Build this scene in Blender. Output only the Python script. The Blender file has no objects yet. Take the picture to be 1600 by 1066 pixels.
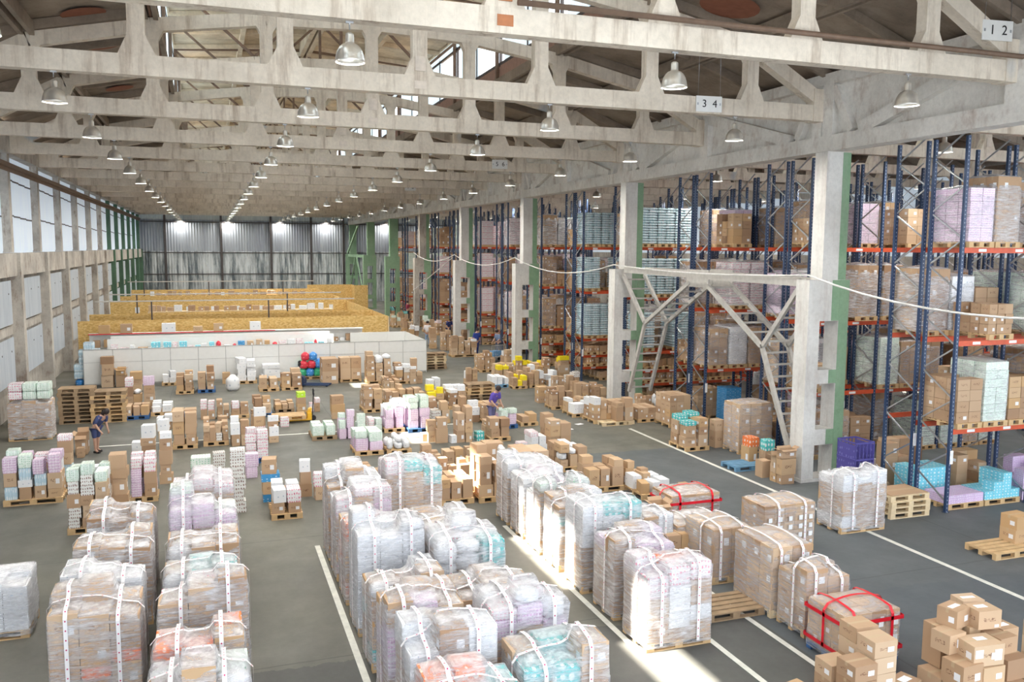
import bpy, math, random
from mathutils import Vector, noise
from math import sin, cos, pi, floor as mfloor

# ------------------------------------------------------------------ camera, sky, sun, exposure
YAW, PITCH, ROLL, FPX, CAMH = 0.3402, 0.1075, 0.0066, 1338.25, 6.523
SC = bpy.context.scene
COL = SC.collection
fwd = Vector((sin(YAW)*cos(PITCH), cos(YAW)*cos(PITCH), -sin(PITCH)))
rgt = Vector((cos(YAW), -sin(YAW), 0))
upv = rgt.cross(fwd)
RR = rgt*cos(ROLL) + upv*sin(ROLL)
UU = -rgt*sin(ROLL) + upv*cos(ROLL)
cd = bpy.data.cameras.new('camera'); cam = bpy.data.objects.new('camera', cd); COL.objects.link(cam)
cd.sensor_width = 36; cd.lens = FPX/1600*36; cd.clip_start = .1; cd.clip_end = 400
from mathutils import Matrix
m3 = Matrix((RR, UU, -fwd)).transposed()
cam.matrix_world = Matrix.Translation((0, 0, CAMH)) @ m3.to_4x4()
SC.camera = cam
SC.view_settings.view_transform = 'Standard'; SC.view_settings.look = 'None'
SC.view_settings.gamma = 1; SC.view_settings.use_curve_mapping = False
SC.view_settings.exposure = 0.75
SC.cycles.transparent_max_bounces = 16
SC.cycles.max_bounces = 7; SC.cycles.diffuse_bounces = 4; SC.cycles.glossy_bounces = 3
SC.cycles.sample_clamp_indirect = 4.0
SC.cycles.caustics_reflective = False; SC.cycles.caustics_refractive = False
w = bpy.data.worlds.new('sky'); SC.world = w; w.use_nodes = True
w.node_tree.nodes['Background'].inputs[0].default_value = (.86, .93, 1, 1)
w.node_tree.nodes['Background'].inputs[1].default_value = 2.2
sd = bpy.data.lights.new('sun', 'SUN'); sd.energy = 26; sd.angle = .012; sd.color = (1, .93, .8)
so = bpy.data.objects.new('sun', sd); COL.objects.link(so)
SUNV = Vector((7.75, -.25, -14.0)).normalized()
so.rotation_euler = SUNV.to_track_quat('-Z', 'Y').to_euler()
LAMPW = 110

# ------------------------------------------------------------------ picture -> place helpers (the calibrated camera)
def ray(px, py): return fwd + RR*((px-800)/FPX) - UU*((py-533)/FPX)
def fl(px, py, z=0.):
    d = ray(px, py); t = (z-CAMH)/d.z; return d.x*t, d.y*t
def onY(px, py, Y):
    d = ray(px, py); t = Y/d.y; return d.x*t, CAMH+d.z*t
def depth(x, y, z): return (Vector((x, y, z-CAMH))).dot(fwd)

# ------------------------------------------------------------------ materials
def newmat(name):
    m = bpy.data.materials.new(name); m.use_nodes = True
    nt = m.node_tree; return m, nt, nt.nodes['Principled BSDF']
def N(nt, t, **kw):
    n = nt.nodes.new(t)
    for k, v in kw.items(): setattr(n, k, v)
    return n
def L(nt, a, b): nt.links.new(a, b)
def ramp(nt, fac, stops):
    r = N(nt, 'ShaderNodeValToRGB'); e = r.color_ramp.elements
    while len(e) < len(stops): e.new(.5)
    for i, (p, c) in enumerate(stops):
        e[i].position = p; e[i].color = (*c, 1) if len(c) == 3 else c
    L(nt, fac, r.inputs[0]); return r.outputs[0]
def mapping(nt, src, sc):
    mp = N(nt, 'ShaderNodeMapping'); mp.inputs['Scale'].default_value = sc; L(nt, src, mp.inputs[0]); return mp.outputs[0]
def noi(nt, vec, scale, detail=4, rough=.55):
    n = N(nt, 'ShaderNodeTexNoise'); n.inputs['Scale'].default_value = scale
    n.inputs['Detail'].default_value = detail; n.inputs['Roughness'].default_value = rough
    if vec is not None: L(nt, vec, n.inputs['Vector'])
    return n.outputs[0]
def mth(nt, op, a, b=None, c=None):
    n = N(nt, 'ShaderNodeMath', operation=op)
    for i, v in enumerate((a, b, c)):
        if v is None: continue
        if isinstance(v, (int, float)): n.inputs[i].default_value = v
        else: L(nt, v, n.inputs[i])
    return n.outputs[0]
def mix(nt, f, a, b, bt='MIX'):
    n = N(nt, 'ShaderNodeMix', data_type='RGBA', blend_type=bt)
    for s, v in ((n.inputs[0], f), (n.inputs[6], a), (n.inputs[7], b)):
        if isinstance(v, (int, float)): s.default_value = v
        elif isinstance(v, tuple): s.default_value = (*v, 1)
        else: L(nt, v, s)
    return n.outputs[2]
def bump(nt, bsdf, h, s, d=.02):
    b = N(nt, 'ShaderNodeBump'); b.inputs['Strength'].default_value = s; b.inputs['Distance'].default_value = d
    L(nt, h, b.inputs['Height']); L(nt, b.outputs[0], bsdf.inputs['Normal'])
def plain(name, c, rough=.6, metal=0, emis=None, es=0, vary=.12):
    m, nt, b = newmat(name)
    b.inputs['Roughness'].default_value = rough; b.inputs['Metallic'].default_value = metal
    tc = N(nt, 'ShaderNodeTexCoord').outputs['Object']
    n = noi(nt, tc, 6)
    k = vary
    col = ramp(nt, n, [(.3, tuple(x*(1-k) for x in c)), (.7, tuple(min(1, x*(1+k)) for x in c))])
    L(nt, col, b.inputs['Base Color'])
    if emis: b.inputs['Emission Color'].default_value = (*emis, 1); b.inputs['Emission Strength'].default_value = es
    return m
def concrete(name, light, dark, stain, amt=.5, streak=(1.6, 1.6, .16)):
    m, nt, b = newmat(name); b.inputs['Roughness'].default_value = .85
    oi = N(nt, 'ShaderNodeObjectInfo').outputs['Location']
    tc = N(nt, 'ShaderNodeTexCoord').outputs['Object']
    add = N(nt, 'ShaderNodeVectorMath', operation='ADD'); L(nt, tc, add.inputs[0]); L(nt, oi, add.inputs[1]); v = add.outputs[0]
    c = ramp(nt, noi(nt, v, .7, 5, .6), [(.3, dark), (.62, light)])
    s = ramp(nt, noi(nt, mapping(nt, v, streak), 2.2, 5, .7), [(.52, (0, 0, 0)), (.72, (1, 1, 1))])
    c = mix(nt, mth(nt, 'MULTIPLY', s, amt), c, stain)
    f = ramp(nt, noi(nt, v, 9, 4, .7), [(.35, (.8, .8, .8)), (.6, (1, 1, 1))])
    c = mix(nt, .5, c, f, 'MULTIPLY')
    if name == 'white_concrete':
        sp = ramp(nt, noi(nt, mapping(nt, v, (1, 1, .6)), .42, 2, .5), [(.70, (0, 0, 0)), (.76, (1, 1, 1))]); c = mix(nt, mth(nt, 'MULTIPLY', sp, .6), c, (.25, .45, .66))
    L(nt, c, b.inputs['Base Color']); bump(nt, b, noi(nt, v, 14, 5, .7), .35, .03)
    return m
M = {}
M['conc'] = concrete('white_concrete', (.86, .77, .65), (.66, .58, .48), (.34, .24, .16), .7)
M['girder'] = concrete('girder_concrete', (.90, .87, .82), (.70, .67, .62), (.40, .28, .22), .6, (1, 1, .5))
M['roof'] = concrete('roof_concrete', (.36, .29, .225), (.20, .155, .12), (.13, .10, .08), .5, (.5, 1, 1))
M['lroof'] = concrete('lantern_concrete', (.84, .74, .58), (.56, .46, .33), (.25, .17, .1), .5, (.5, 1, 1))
M['wallc'] = concrete('wall_concrete', (.60, .56, .50), (.33, .30, .27), (.22, .14, .10), .8, (2, 2, .7))
M['colw'] = concrete('column_paint', (.78, .77, .74), (.60, .58, .55), (.40, .30, .27), .4)
M['green'] = concrete('green_paint', (.28, .43, .28), (.20, .34, .21), (.35, .38, .33), .5)
M['greend'] = concrete('dark_green_paint', (.10, .20, .13), (.06, .12, .08), (.2, .2, .17), .5)
M['rust'] = plain('rust', (.25, .09, .05), .8)
M['dsteel'] = plain('dark_steel', (.09, .08, .08), .5, .6)
M['bsteel'] = plain('brown_steel', (.20, .13, .09), .6, .2)
M['gsteel'] = plain('grey_painted_steel', (.50, .48, .45), .55, .2)
M['galv'] = plain('galvanised_steel', (.50, .52, .55), .38, .8)
M['alu'] = plain('lamp_aluminium', (.78, .75, .69), .30, .75)
M['white'] = plain('white_paint', (.82, .82, .80), .5, vary=.03)
M['wpanel'] = plain('white_laminate', (.84, .84, .82), .4, vary=.02); M['seam'] = plain('panel_seam', (.45, .45, .44), .6)
M['black'] = plain('black_rubber', (.02, .02, .025), .6)
M['ink'] = plain('black_ink', (.02, .02, .02), .7)
M['orange'] = plain('orange_beam_paint', (.62, .085, .025), .42)
M['yellow'] = plain('yellow_paint', (.85, .48, .03), .4)
M['navy'] = plain('navy_paint', (.02, .05, .13), .45)
M['paper'] = plain('white_paper', (.85, .86, .88), .7)
M['redtape'] = plain('red_tape', (.75, .012, .03), .4)
M['line'] = plain('line_paint', (.72, .72, .66), .7)
M['cable'] = plain('cable_sheath', (.75, .74, .72), .6)
M['bulb'] = plain('lamp_glass', (1, 1, 1), .4, 0, (.95, 1, .93), 7)
M['wood'] = plain('pallet_wood', (.62, .42, .22), .75)
M['woodd'] = plain('weathered_pallet_wood', (.36, .25, .15), .8)
M['woodl'] = plain('new_pallet_wood', (.76, .60, .38), .75)
M['woodb'] = plain('blue_pallet_paint', (.04, .13, .33), .6)
M['woodc'] = plain('light_blue_pallet_paint', (.16, .33, .50), .6)
M['skin'] = plain('skin', (.55, .33, .24), .6)
M['hair'] = plain('dark_hair', (.03, .02, .02), .6)

def m_post():
    m, nt, b = newmat('blue_rack_post'); b.inputs['Roughness'].default_value = .4
    tc = N(nt, 'ShaderNodeTexCoord').outputs['Object']; s = N(nt, 'ShaderNodeSeparateXYZ'); L(nt, tc, s.inputs[0])
    fz = mth(nt, 'FRACT', mth(nt, 'DIVIDE', s.outputs[2], .1))
    d = mth(nt, 'MULTIPLY', mth(nt, 'LESS_THAN', fz, .3), mth(nt, 'LESS_THAN', mth(nt, 'ABSOLUTE', s.outputs[0]), .012))
    L(nt, mix(nt, d, (.022, .05, .12), (.35, .4, .5)), b.inputs['Base Color']); return m
M['post'] = m_post()

def m_card():
    m, nt, b = newmat('cardboard'); b.inputs['Roughness'].default_value = .75
    at = N(nt, 'ShaderNodeAttribute', attribute_name='rnd').outputs['Fac']
    oi = N(nt, 'ShaderNodeObjectInfo').outputs['Random']
    r = mth(nt, 'FRACT', mth(nt, 'ADD', at, oi))
    base = ramp(nt, r, [(0, (.34, .205, .12)), (.25, (.54, .37, .235)), (.5, (.44, .28, .165)), (.75, (.60, .44, .30)), (1, (.55, .345, .17))])
    uv = N(nt, 'ShaderNodeUVMap', uv_map='UVMap').outputs[0]; s = N(nt, 'ShaderNodeSeparateXYZ'); L(nt, uv, s.inputs[0])
    u = s.outputs[0]; v = s.outputs[1]; fu = mth(nt, 'FRACT', u); reg = mth(nt, 'FLOOR', u)
    top = mth(nt, 'LESS_THAN', reg, .5); side4 = mth(nt, 'GREATER_THAN', reg, 3.5)
    mid = mth(nt, 'LESS_THAN', mth(nt, 'ABSOLUTE', mth(nt, 'SUBTRACT', v, .5)), .07)
    midu = mth(nt, 'LESS_THAN', mth(nt, 'ABSOLUTE', mth(nt, 'SUBTRACT', fu, .5)), .07)
    t4 = mth(nt, 'MULTIPLY', mth(nt, 'MULTIPLY', side4, midu), mth(nt, 'GREATER_THAN', v, .78))
    tape = mth(nt, 'MAXIMUM', mth(nt, 'MULTIPLY', top, mid), t4)
    c = mix(nt, mth(nt, 'MULTIPLY', tape, .55), base, (.52, .40, .25))
    # printed marks on the sides
    cmb = N(nt, 'ShaderNodeCombineXYZ'); L(nt, u, cmb.inputs[0]); L(nt, v, cmb.inputs[1]); L(nt, mth(nt, 'MULTIPLY', r, 37), cmb.inputs[2])
    nn = noi(nt, mapping(nt, cmb.outputs[0], (9, 22, 1)), 1.0, 2)
    def rng(x, a, bb): return mth(nt, 'MULTIPLY', mth(nt, 'GREATER_THAN', x, a), mth(nt, 'LESS_THAN', x, bb))
    inr = mth(nt, 'MULTIPLY', rng(fu, .22, .75), rng(v, .42, .62))
    pr = mth(nt, 'MULTIPLY', mth(nt, 'MULTIPLY', inr, mth(nt, 'GREATER_THAN', nn, .54)), mth(nt, 'SUBTRACT', 1, top))
    pr = mth(nt, 'MULTIPLY', pr, mth(nt, 'GREATER_THAN', mth(nt, 'FRACT', mth(nt, 'MULTIPLY', r, 7.3)), .45))
    c = mix(nt, mth(nt, 'MULTIPLY', pr, .8), c, (.16, .07, .04))
    lab = mth(nt, 'MULTIPLY', mth(nt, 'MULTIPLY', rng(fu, .58, .86), rng(v, .30, .62)), mth(nt, 'SUBTRACT', 1, top))
    lab = mth(nt, 'MULTIPLY', lab, mth(nt, 'GREATER_THAN', mth(nt, 'FRACT', mth(nt, 'MULTIPLY', r, 13.7)), .6))
    c = mix(nt, lab, c, (.82, .82, .84))
    L(nt, c, b.inputs['Base Color'])
    return m
M['card'] = m_card()
def m_pack(name, base, dot, scl=(4, 2.5), thr=.3, rough=.25):
    m, nt, b = newmat(name); b.inputs['Roughness'].default_value = rough
    uv = N(nt, 'ShaderNodeUVMap', uv_map='UVMap').outputs[0]
    sc = N(nt, 'ShaderNodeVectorMath', operation='MULTIPLY'); sc.inputs[1].default_value = (scl[0], scl[1], 1); L(nt, uv, sc.inputs[0])
    vo = N(nt, 'ShaderNodeTexVoronoi'); vo.inputs['Randomness'].default_value = .25; vo.inputs['Scale'].default_value = 1; L(nt, sc.outputs[0], vo.inputs['Vector'])
    f = mth(nt, 'LESS_THAN', vo.outputs[0], thr)
    oi = N(nt, 'ShaderNodeObjectInfo').outputs['Random']
    b2 = tuple(min(1, x*1.12) for x in base)
    bb = mix(nt, oi, base, b2)
    L(nt, mix(nt, f, bb, dot), b.inputs['Base Color']); return m
M['g'] = m_pack('green_roll_pack', (.76, .84, .78), (.22, .52, .32), (7, 6), .24)
M['p'] = m_pack('pink_roll_pack', (.80, .70, .80), (.66, .42, .64), (8, 6), .36)
M['r'] = m_pack('red_roll_pack', (.82, .80, .81), (.78, .22, .34), (6, 3.2), .27)
M['wp'] = m_pack('white_roll_pack', (.78, .79, .82), (.60, .63, .70), (8, 6), .25)
M['t'] = m_pack('teal_pack', (.10, .52, .52), (.75, .85, .86), (3, 2), .33)
M['o'] = m_pack('orange_pack', (.85, .22, .07), (.9, .75, .65), (3, 2), .28)
M['k'] = m_pack('can_pack', (.76, .75, .72), (.30, .20, .17), (6, 3), .3)
M['v'] = m_pack('bottle_pack', (.50, .66, .76), (.82, .88, .92), (6, 1.5), .3, .15)
M['w'] = m_pack('white_box', (.80, .81, .83), (.45, .52, .62), (2.2, 2.2), .12, .6)
M['b'] = m_pack('blue_box', (.05, .28, .58), (.5, .68, .85), (4, 3), .22, .5)
M['y'] = m_pack('yellow_box', (.90, .72, .02), (.7, .5, .02), (2, 2), .1, .5)
M['l'] = m_pack('lime_box', (.50, .78, .05), (.8, .9, .6), (2, 2), .2, .5)
M['cy'] = m_pack('cyan_box', (.20, .62, .76), (.80, .90, .93), (3, 2.6), .26, .5)
M['m'] = m_pack('lilac_box', (.66, .48, .72), (.85, .8, .9), (5, 4), .3, .5)
M['s'] = m_pack('plastic_sack', (.78, .79, .81), (.55, .6, .68), (3, 3), .2, .35)
M['grn'] = m_pack('green_plastic', (.05, .42, .22), (.1, .6, .3), (3, 3), .2, .3)
M['red'] = m_pack('red_plastic', (.70, .05, .08), (.85, .3, .3), (3, 3), .2, .3)
M['blu'] = m_pack('blue_plastic', (.06, .28, .70), (.4, .6, .9), (3, 3), .2, .3)
M['purple'] = m_pack('purple_plastic', (.08, .07, .30), (.2, .2, .5), (8, 8), .2, .4)

def m_film(name, dens, tint=(.82, .82, .86)):
    m, nt, b = newmat(name)
    tc = N(nt, 'ShaderNodeTexCoord').outputs['Object']; oi = N(nt, 'ShaderNodeObjectInfo').outputs['Location']
    add = N(nt, 'ShaderNodeVectorMath', operation='ADD'); L(nt, tc, add.inputs[0]); L(nt, oi, add.inputs[1]); v = add.outputs[0]
    wr = noi(nt, mapping(nt, v, (1.2, 1.2, 9)), 3.0, 6, .72)
    big = noi(nt, v, 2.6, 3)
    a = ramp(nt, wr, [(.36, (.12,)*3), (.50, (.42,)*3), (.70, (.95,)*3)])
    a2 = mth(nt, 'MULTIPLY', a, mth(nt, 'ADD', mth(nt, 'MULTIPLY', big, 1.2), .35))
    g = N(nt, 'ShaderNodeNewGeometry'); s = N(nt, 'ShaderNodeSeparateXYZ'); L(nt, g.outputs['Normal'], s.inputs[0])
    lw = N(nt, 'ShaderNodeLayerWeight'); lw.inputs[0].default_value = .35
    al = mth(nt, 'MINIMUM', mth(nt, 'ADD', mth(nt, 'MULTIPLY', a2, dens), mth(nt, 'MULTIPLY', lw.outputs['Facing'], .35)), .92)
    b.inputs['Base Color'].default_value = (*tint, 1); b.inputs['Roughness'].default_value = .22
    b.inputs['Specular IOR Level'].default_value = .7
    bump(nt, b, wr, .9, .035)
    tr = N(nt, 'ShaderNodeBsdfTransparent'); mx = N(nt, 'ShaderNodeMixShader')
    L(nt, al, mx.inputs[0]); L(nt, tr.outputs[0], mx.inputs[1]); L(nt, b.outputs[0], mx.inputs[2])
    L(nt, mx.outputs[0], nt.nodes['Material Output'].inputs[0]); return m
M['film'] = m_film('stretch_film', .86)
M['filmr'] = m_film('thin_stretch_film', .46)
def m_strap():
    m, nt, b = newmat('dotted_strap'); b.inputs['Roughness'].default_value = .6
    uv = N(nt, 'ShaderNodeUVMap', uv_map='UVMap').outputs[0]; s = N(nt, 'ShaderNodeSeparateXYZ'); L(nt, uv, s.inputs[0])
    fv = mth(nt, 'SUBTRACT', mth(nt, 'FRACT', mth(nt, 'DIVIDE', s.outputs[1], .14)), .5); fv = mth(nt, 'MULTIPLY', fv, .14)
    fu = mth(nt, 'SUBTRACT', s.outputs[0], .03)
    d = mth(nt, 'ADD', mth(nt, 'MULTIPLY', fv, fv), mth(nt, 'MULTIPLY', fu, fu))
    L(nt, mix(nt, mth(nt, 'LESS_THAN', d, .00014), (.88, .86, .87), (.5, .02, .12)), b.inputs['Base Color']); return m
M['strap'] = m_strap()
def m_floor():
    m, nt, b = newmat('concrete_floor')
    tc = N(nt, 'ShaderNodeTexCoord').outputs['Object']
    c = ramp(nt, noi(nt, mapping(nt, tc, (.16, .07, 1)), 1.0, 6, .62), [(.30, (.105, .115, .112)), (.48, (.15, .148, .128)), (.66, (.205, .195, .158))])
    d = ramp(nt, noi(nt, mapping(nt, tc, (1, .6, 1)), .8, 7, .68), [(.35, (.72,)*3), (.6, (1, 1, 1))])
    c = mix(nt, .7, c, d, 'MULTIPLY')
    sp = N(nt, 'ShaderNodeSeparateXYZ'); L(nt, tc, sp.inputs[0])
    edge = mth(nt, 'ADD', sp.outputs[1], mth(nt, 'MULTIPLY', mth(nt, 'SUBTRACT', noi(nt, tc, 2.2, 5, .7), .5), .5))
    edge = mth(nt, 'SUBTRACT', edge, mth(nt, 'MULTIPLY', sp.outputs[0], -.04))
    dk = mth(nt, 'MULTIPLY', mth(nt, 'LESS_THAN', edge, 13.15), mth(nt, 'GREATER_THAN', sp.outputs[0], -.9))
    c = mix(nt, mth(nt, 'MULTIPLY', dk, .6), c, (.062, .067, .072))
    rt = mth(nt, 'GREATER_THAN', sp.outputs[0], 9.0); c = mix(nt, mth(nt, 'MULTIPLY', mth(nt, 'MULTIPLY', rt, mth(nt, 'LESS_THAN', edge, 25.)),   .75), c, (.100, .118, .136))
    f = ramp(nt, noi(nt, tc, 7, 5, .75), [(.3, (.84,)*3), (.6, (1, 1, 1))]); c = mix(nt, .6, c, f, 'MULTIPLY')
    s = N(nt, 'ShaderNodeSeparateXYZ'); L(nt, tc, s.inputs[0])
    wob = mth(nt, 'MULTIPLY', mth(nt, 'SUBTRACT', noi(nt, tc, .8, 3), .5), .12)
    for i, per, off in ((0, 6., 4.7), (1, 6., 1.75)):
        q = mth(nt, 'ADD', mth(nt, 'ADD', s.outputs[i], off), wob)
        fr = mth(nt, 'ABSOLUTE', mth(nt, 'SUBTRACT', mth(nt, 'FRACT', mth(nt, 'DIVIDE', q, per)), .5))
        c = mix(nt, mth(nt, 'MULTIPLY', mth(nt, 'LESS_THAN', fr, .0028), .45), c, (.05, .05, .05))
    L(nt, c, b.inputs['Base Color'])
    L(nt, ramp(nt, noi(nt, tc, .9, 4), [(.3, (.5,)*3), (.7, (.75,)*3)]), b.inputs['Roughness'])
    bump(nt, b, noi(nt, tc, 30, 4), .12, .01); return m
M['floor'] = m_floor()
def m_corr(name, c1, c2, axis=0, per=.09, trans=0, metal=0, rough=.5, patch=(.5, 4, .25), emis=0):
    m, nt, b = newmat(name); b.inputs['Roughness'].default_value = rough; b.inputs['Metallic'].default_value = metal
    tc = N(nt, 'ShaderNodeTexCoord').outputs['Object']; s = N(nt, 'ShaderNodeSeparateXYZ'); L(nt, tc, s.inputs[0])
    c = ramp(nt, noi(nt, mapping(nt, tc, patch), 1.6, 5, .7), [(.38, c1), (.6, c2)])
    L(nt, c, b.inputs['Base Color'])
    wv = mth(nt, 'SINE', mth(nt, 'MULTIPLY', s.outputs[axis], 2*pi/per)); bump(nt, b, wv, .8, .025)
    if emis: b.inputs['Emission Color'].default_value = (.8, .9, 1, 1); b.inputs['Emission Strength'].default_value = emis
    if trans:
        t = N(nt, 'ShaderNodeBsdfTranslucent'); t.inputs[0].default_value = (.75, .85, .92, 1)
        mx = N(nt, 'ShaderNodeMixShader'); mx.inputs[0].default_value = trans
        L(nt, b.outputs[0], mx.inputs[1]); L(nt, t.outputs[0], mx.inputs[2]); L(nt, mx.outputs[0], nt.nodes['Material Output'].inputs[0])
    return m
M['lpan'] = m_corr('translucent_glowing_wall_sheet', (.66, .72, .80), (.76, .81, .86), 1, .12, .12, emis=.20)  # added emission stands in for daylight through the sheets, gives side light
M['lpan2'] = m_corr('blue_grey_panel', (.50, .56, .63), (.62, .67, .73), 1, .1)
M['fwall_up'] = m_corr('grey_corrugated_sheet', (.26, .28, .33), (.40, .43, .47), 0, .3, 0, .2, .45, (.35, 1, .05))
M['fwall_lo'] = m_corr('shiny_corrugated_sheet', (.13, .16, .18), (.72, .76, .78), 0, .3, 0, .35, .35, (1.3, 1, .16))
M['fwall_tr'] = m_corr('yellowed_sheet', (.42, .40, .33), (.55, .53, .45), 0, .3, .15)
M['lsheet'] = m_corr('glowing_lantern_sheet', (.55, .62, .60), (.66, .72, .70), 1, .2, .5, emis=.45)  # self-glow put in as daylight on the sheets, brightens the far roof
M['lapron'] = plain('rusty_apron', (.34, .20, .15), .7)
def m_osb():
    m, nt, b = newmat('osb_board'); b.inputs['Roughness'].default_value = .7
    tc = N(nt, 'ShaderNodeTexCoord').outputs['Object']
    vo = N(nt, 'ShaderNodeTexVoronoi'); vo.inputs['Scale'].default_value = 9; L(nt, mapping(nt, tc, (1, 1, 2.2)), vo.inputs['Vector'])
    c = ramp(nt, vo.outputs['Color'], [(.1, (.56, .34, .10)), (.5, (.72, .47, .16)), (.9, (.80, .58, .26))])
    L(nt, c, b.inputs['Base Color']); return m
M['osb'] = m_osb()

# ------------------------------------------------------------------ mesh builder
class MB:
    def __init__(s): s.v = []; s.f = []; s.m = []; s.uv = []; s.r = []; s.sm = []
    def face(s, idx, mat=0, uv=None, rnd=0., smooth=False):
        s.f.append(idx); s.m.append(mat); s.r.append(rnd); s.sm.append(smooth)
        s.uv.append(uv or [(0, 0)]*len(idx))
    def box(s, x0, y0, z0, x1, y1, z1, mat=0, rz=0, rnd=0., bulge=0, bottom=True):
        b = len(s.v); cx, cy = (x0+x1)/2, (y0+y1)/2; c, sn = cos(rz), sin(rz)
        for z in (z0, z1):
            for x, y in ((x0, y0), (x1, y0), (x1, y1), (x0, y1)):
                dx, dy = x-cx, y-cy; s.v.append((cx+dx*c-dy*sn, cy+dx*sn+dy*c, z))
        q = [(0, 0), (1, 0), (1, 1), (0, 1)]
        def U(o): return [(o+a*.999, bb) for a, bb in q]
        s.face((b+4, b+5, b+6, b+7), mat, U(0), rnd)
        if bottom: s.face((b+3, b+2, b+1, b), mat, U(0), rnd)
        s.face((b, b+1, b+5, b+4), mat, U(2), rnd); s.face((b+2, b+3, b+7, b+6), mat, U(2), rnd)
        s.face((b+1, b+2, b+6, b+5), mat, U(4), rnd); s.face((b+3, b, b+4, b+7), mat, U(4), rnd)
    def bar(s, p, q, w, h, mat=0, upd=(0, 0, 1)):
        p = Vector(p); q = Vector(q); d = (q-p).normalized(); u = Vector(upd)
        sd = d.cross(u)
        if sd.length < 1e-3: sd = d.cross(Vector((1, 0, 0)))
        sd.normalize(); u = sd.cross(d)
        b = len(s.v)
        for c in (p, q):
            for a, e in ((-1, -1), (1, -1), (1, 1), (-1, 1)): s.v.append(tuple(c+sd*(a*w/2)+u*(e*h/2)))
        for i in range(4):
            j = (i+1) % 4; s.face((b+i, b+j, b+4+j, b+4+i)[::-1], mat)
        s.face((b, b+1, b+2, b+3), mat); s.face((b+7, b+6, b+5, b+4), mat)
    def prism(s, poly, y0, y1, mat=0):       # polygon in x,z (counter-clockwise seen from -y)
        n = len(poly); b = len(s.v)
        for y in (y0, y1):
            for x, z in poly: s.v.append((x, y, z))
        s.face(tuple(range(b, b+n)), mat); s.face(tuple(range(b+2*n-1, b+n-1, -1)), mat)
        for i in range(n):
            j = (i+1) % n; s.face((b+j, b+i, b+n+i, b+n+j), mat)
    def lathe(s, prof, n=20, mat=0, c=(0, 0, 0)):
        b = len(s.v)
        for r, z in prof:
            for i in range(n): a = 2*pi*i/n; s.v.append((c[0]+r*cos(a), c[1]+r*sin(a), c[2]+z))
        for k in range(len(prof)-1):
            for i in range(n):
                j = (i+1) % n; s.face((b+k*n+i, b+k*n+j, b+(k+1)*n+j, b+(k+1)*n+i), mat, None, 0, True)
    def tube(s, pts, r, n=8, mat=0):
        b = len(s.v); pts = [Vector(p) for p in pts]
        for k, p in enumerate(pts):
            d = (pts[min(k+1, len(pts)-1)]-pts[max(k-1, 0)]).normalized()
            a = d.cross(Vector((0, 0, 1)))
            if a.length < 1e-3: a = Vector((1, 0, 0))
            a.normalize(); e = a.cross(d)
            for i in range(n): t = 2*pi*i/n; s.v.append(tuple(p+(a*cos(t)+e*sin(t))*r))
        for k in range(len(pts)-1):
            for i in range(n):
                j = (i+1) % n; s.face((b+k*n+i, b+(k+1)*n+i, b+(k+1)*n+j, b+k*n+j)[::-1], mat, None, 0, True)
        s.face(tuple(range(b, b+n)), mat); s.face(tuple(range(b+len(pts)*n-1, b+(len(pts)-1)*n-1, -1)), mat)
    def mesh(s, name, mats):
        me = bpy.data.meshes.new(name); me.from_pydata(s.v, [], s.f)
        for m in mats: me.materials.append(M[m])
        me.polygons.foreach_set('material_index', s.m); me.polygons.foreach_set('use_smooth', s.sm)
        ul = me.uv_layers.new(name='UVMap'); ul.data.foreach_set('uv', [c for u in s.uv for p in u for c in p])
        at = me.attributes.new('rnd', 'FLOAT', 'FACE'); at.data.foreach_set('value', s.r)
        me.update(); return me
def ob(name, data, parent=None, loc=(0, 0, 0), rz=0, sc=None):
    o = bpy.data.objects.new(name, data); COL.objects.link(o); o.location = loc
    if rz: o.rotation_euler.z = rz
    if sc: o.scale = sc
    if parent: o.parent = parent
    return o
def tag(o, label, cat=None, group=None, kind=None):
    if label: o['label'] = label
    if cat: o['category'] = cat
    if group: o['group'] = group
    if kind: o['kind'] = kind
    return o
def struct(name, mb, mats, loc=(0, 0, 0)):
    o = ob(name, mb.mesh(name, mats) if isinstance(mb, MB) else mb, None, loc); o['kind'] = 'structure'; return o
R = random.Random(7)

# ------------------------------------------------------------------ building shell
XC, Y0 = 4.73, 19.8
XL, XR = XC-12, XC+12
YE = 104.6
b = MB(); b.box(-9, -2, -.3, 42, YE+.3, 0); struct('floor', b, ['floor'])
def line(n, x0, y0, x1, y1):
    b = MB(); b.box(x0, y0, .001, x1, y1, .006); struct('trim_%d' % n, b, ['line'])
line(1, 2.02, 7, 2.13, 18.6); line(2, 6.37, 7, 6.48, 18.6); line(3, 14.30, 7, 14.42, 27.6)
line(4, 7.72, 7, 7.82, 11.9); line(5, 8.83, 7, 8.93, 14.2); line(6, -3.6, 30.3, 9, 30.4)

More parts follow.
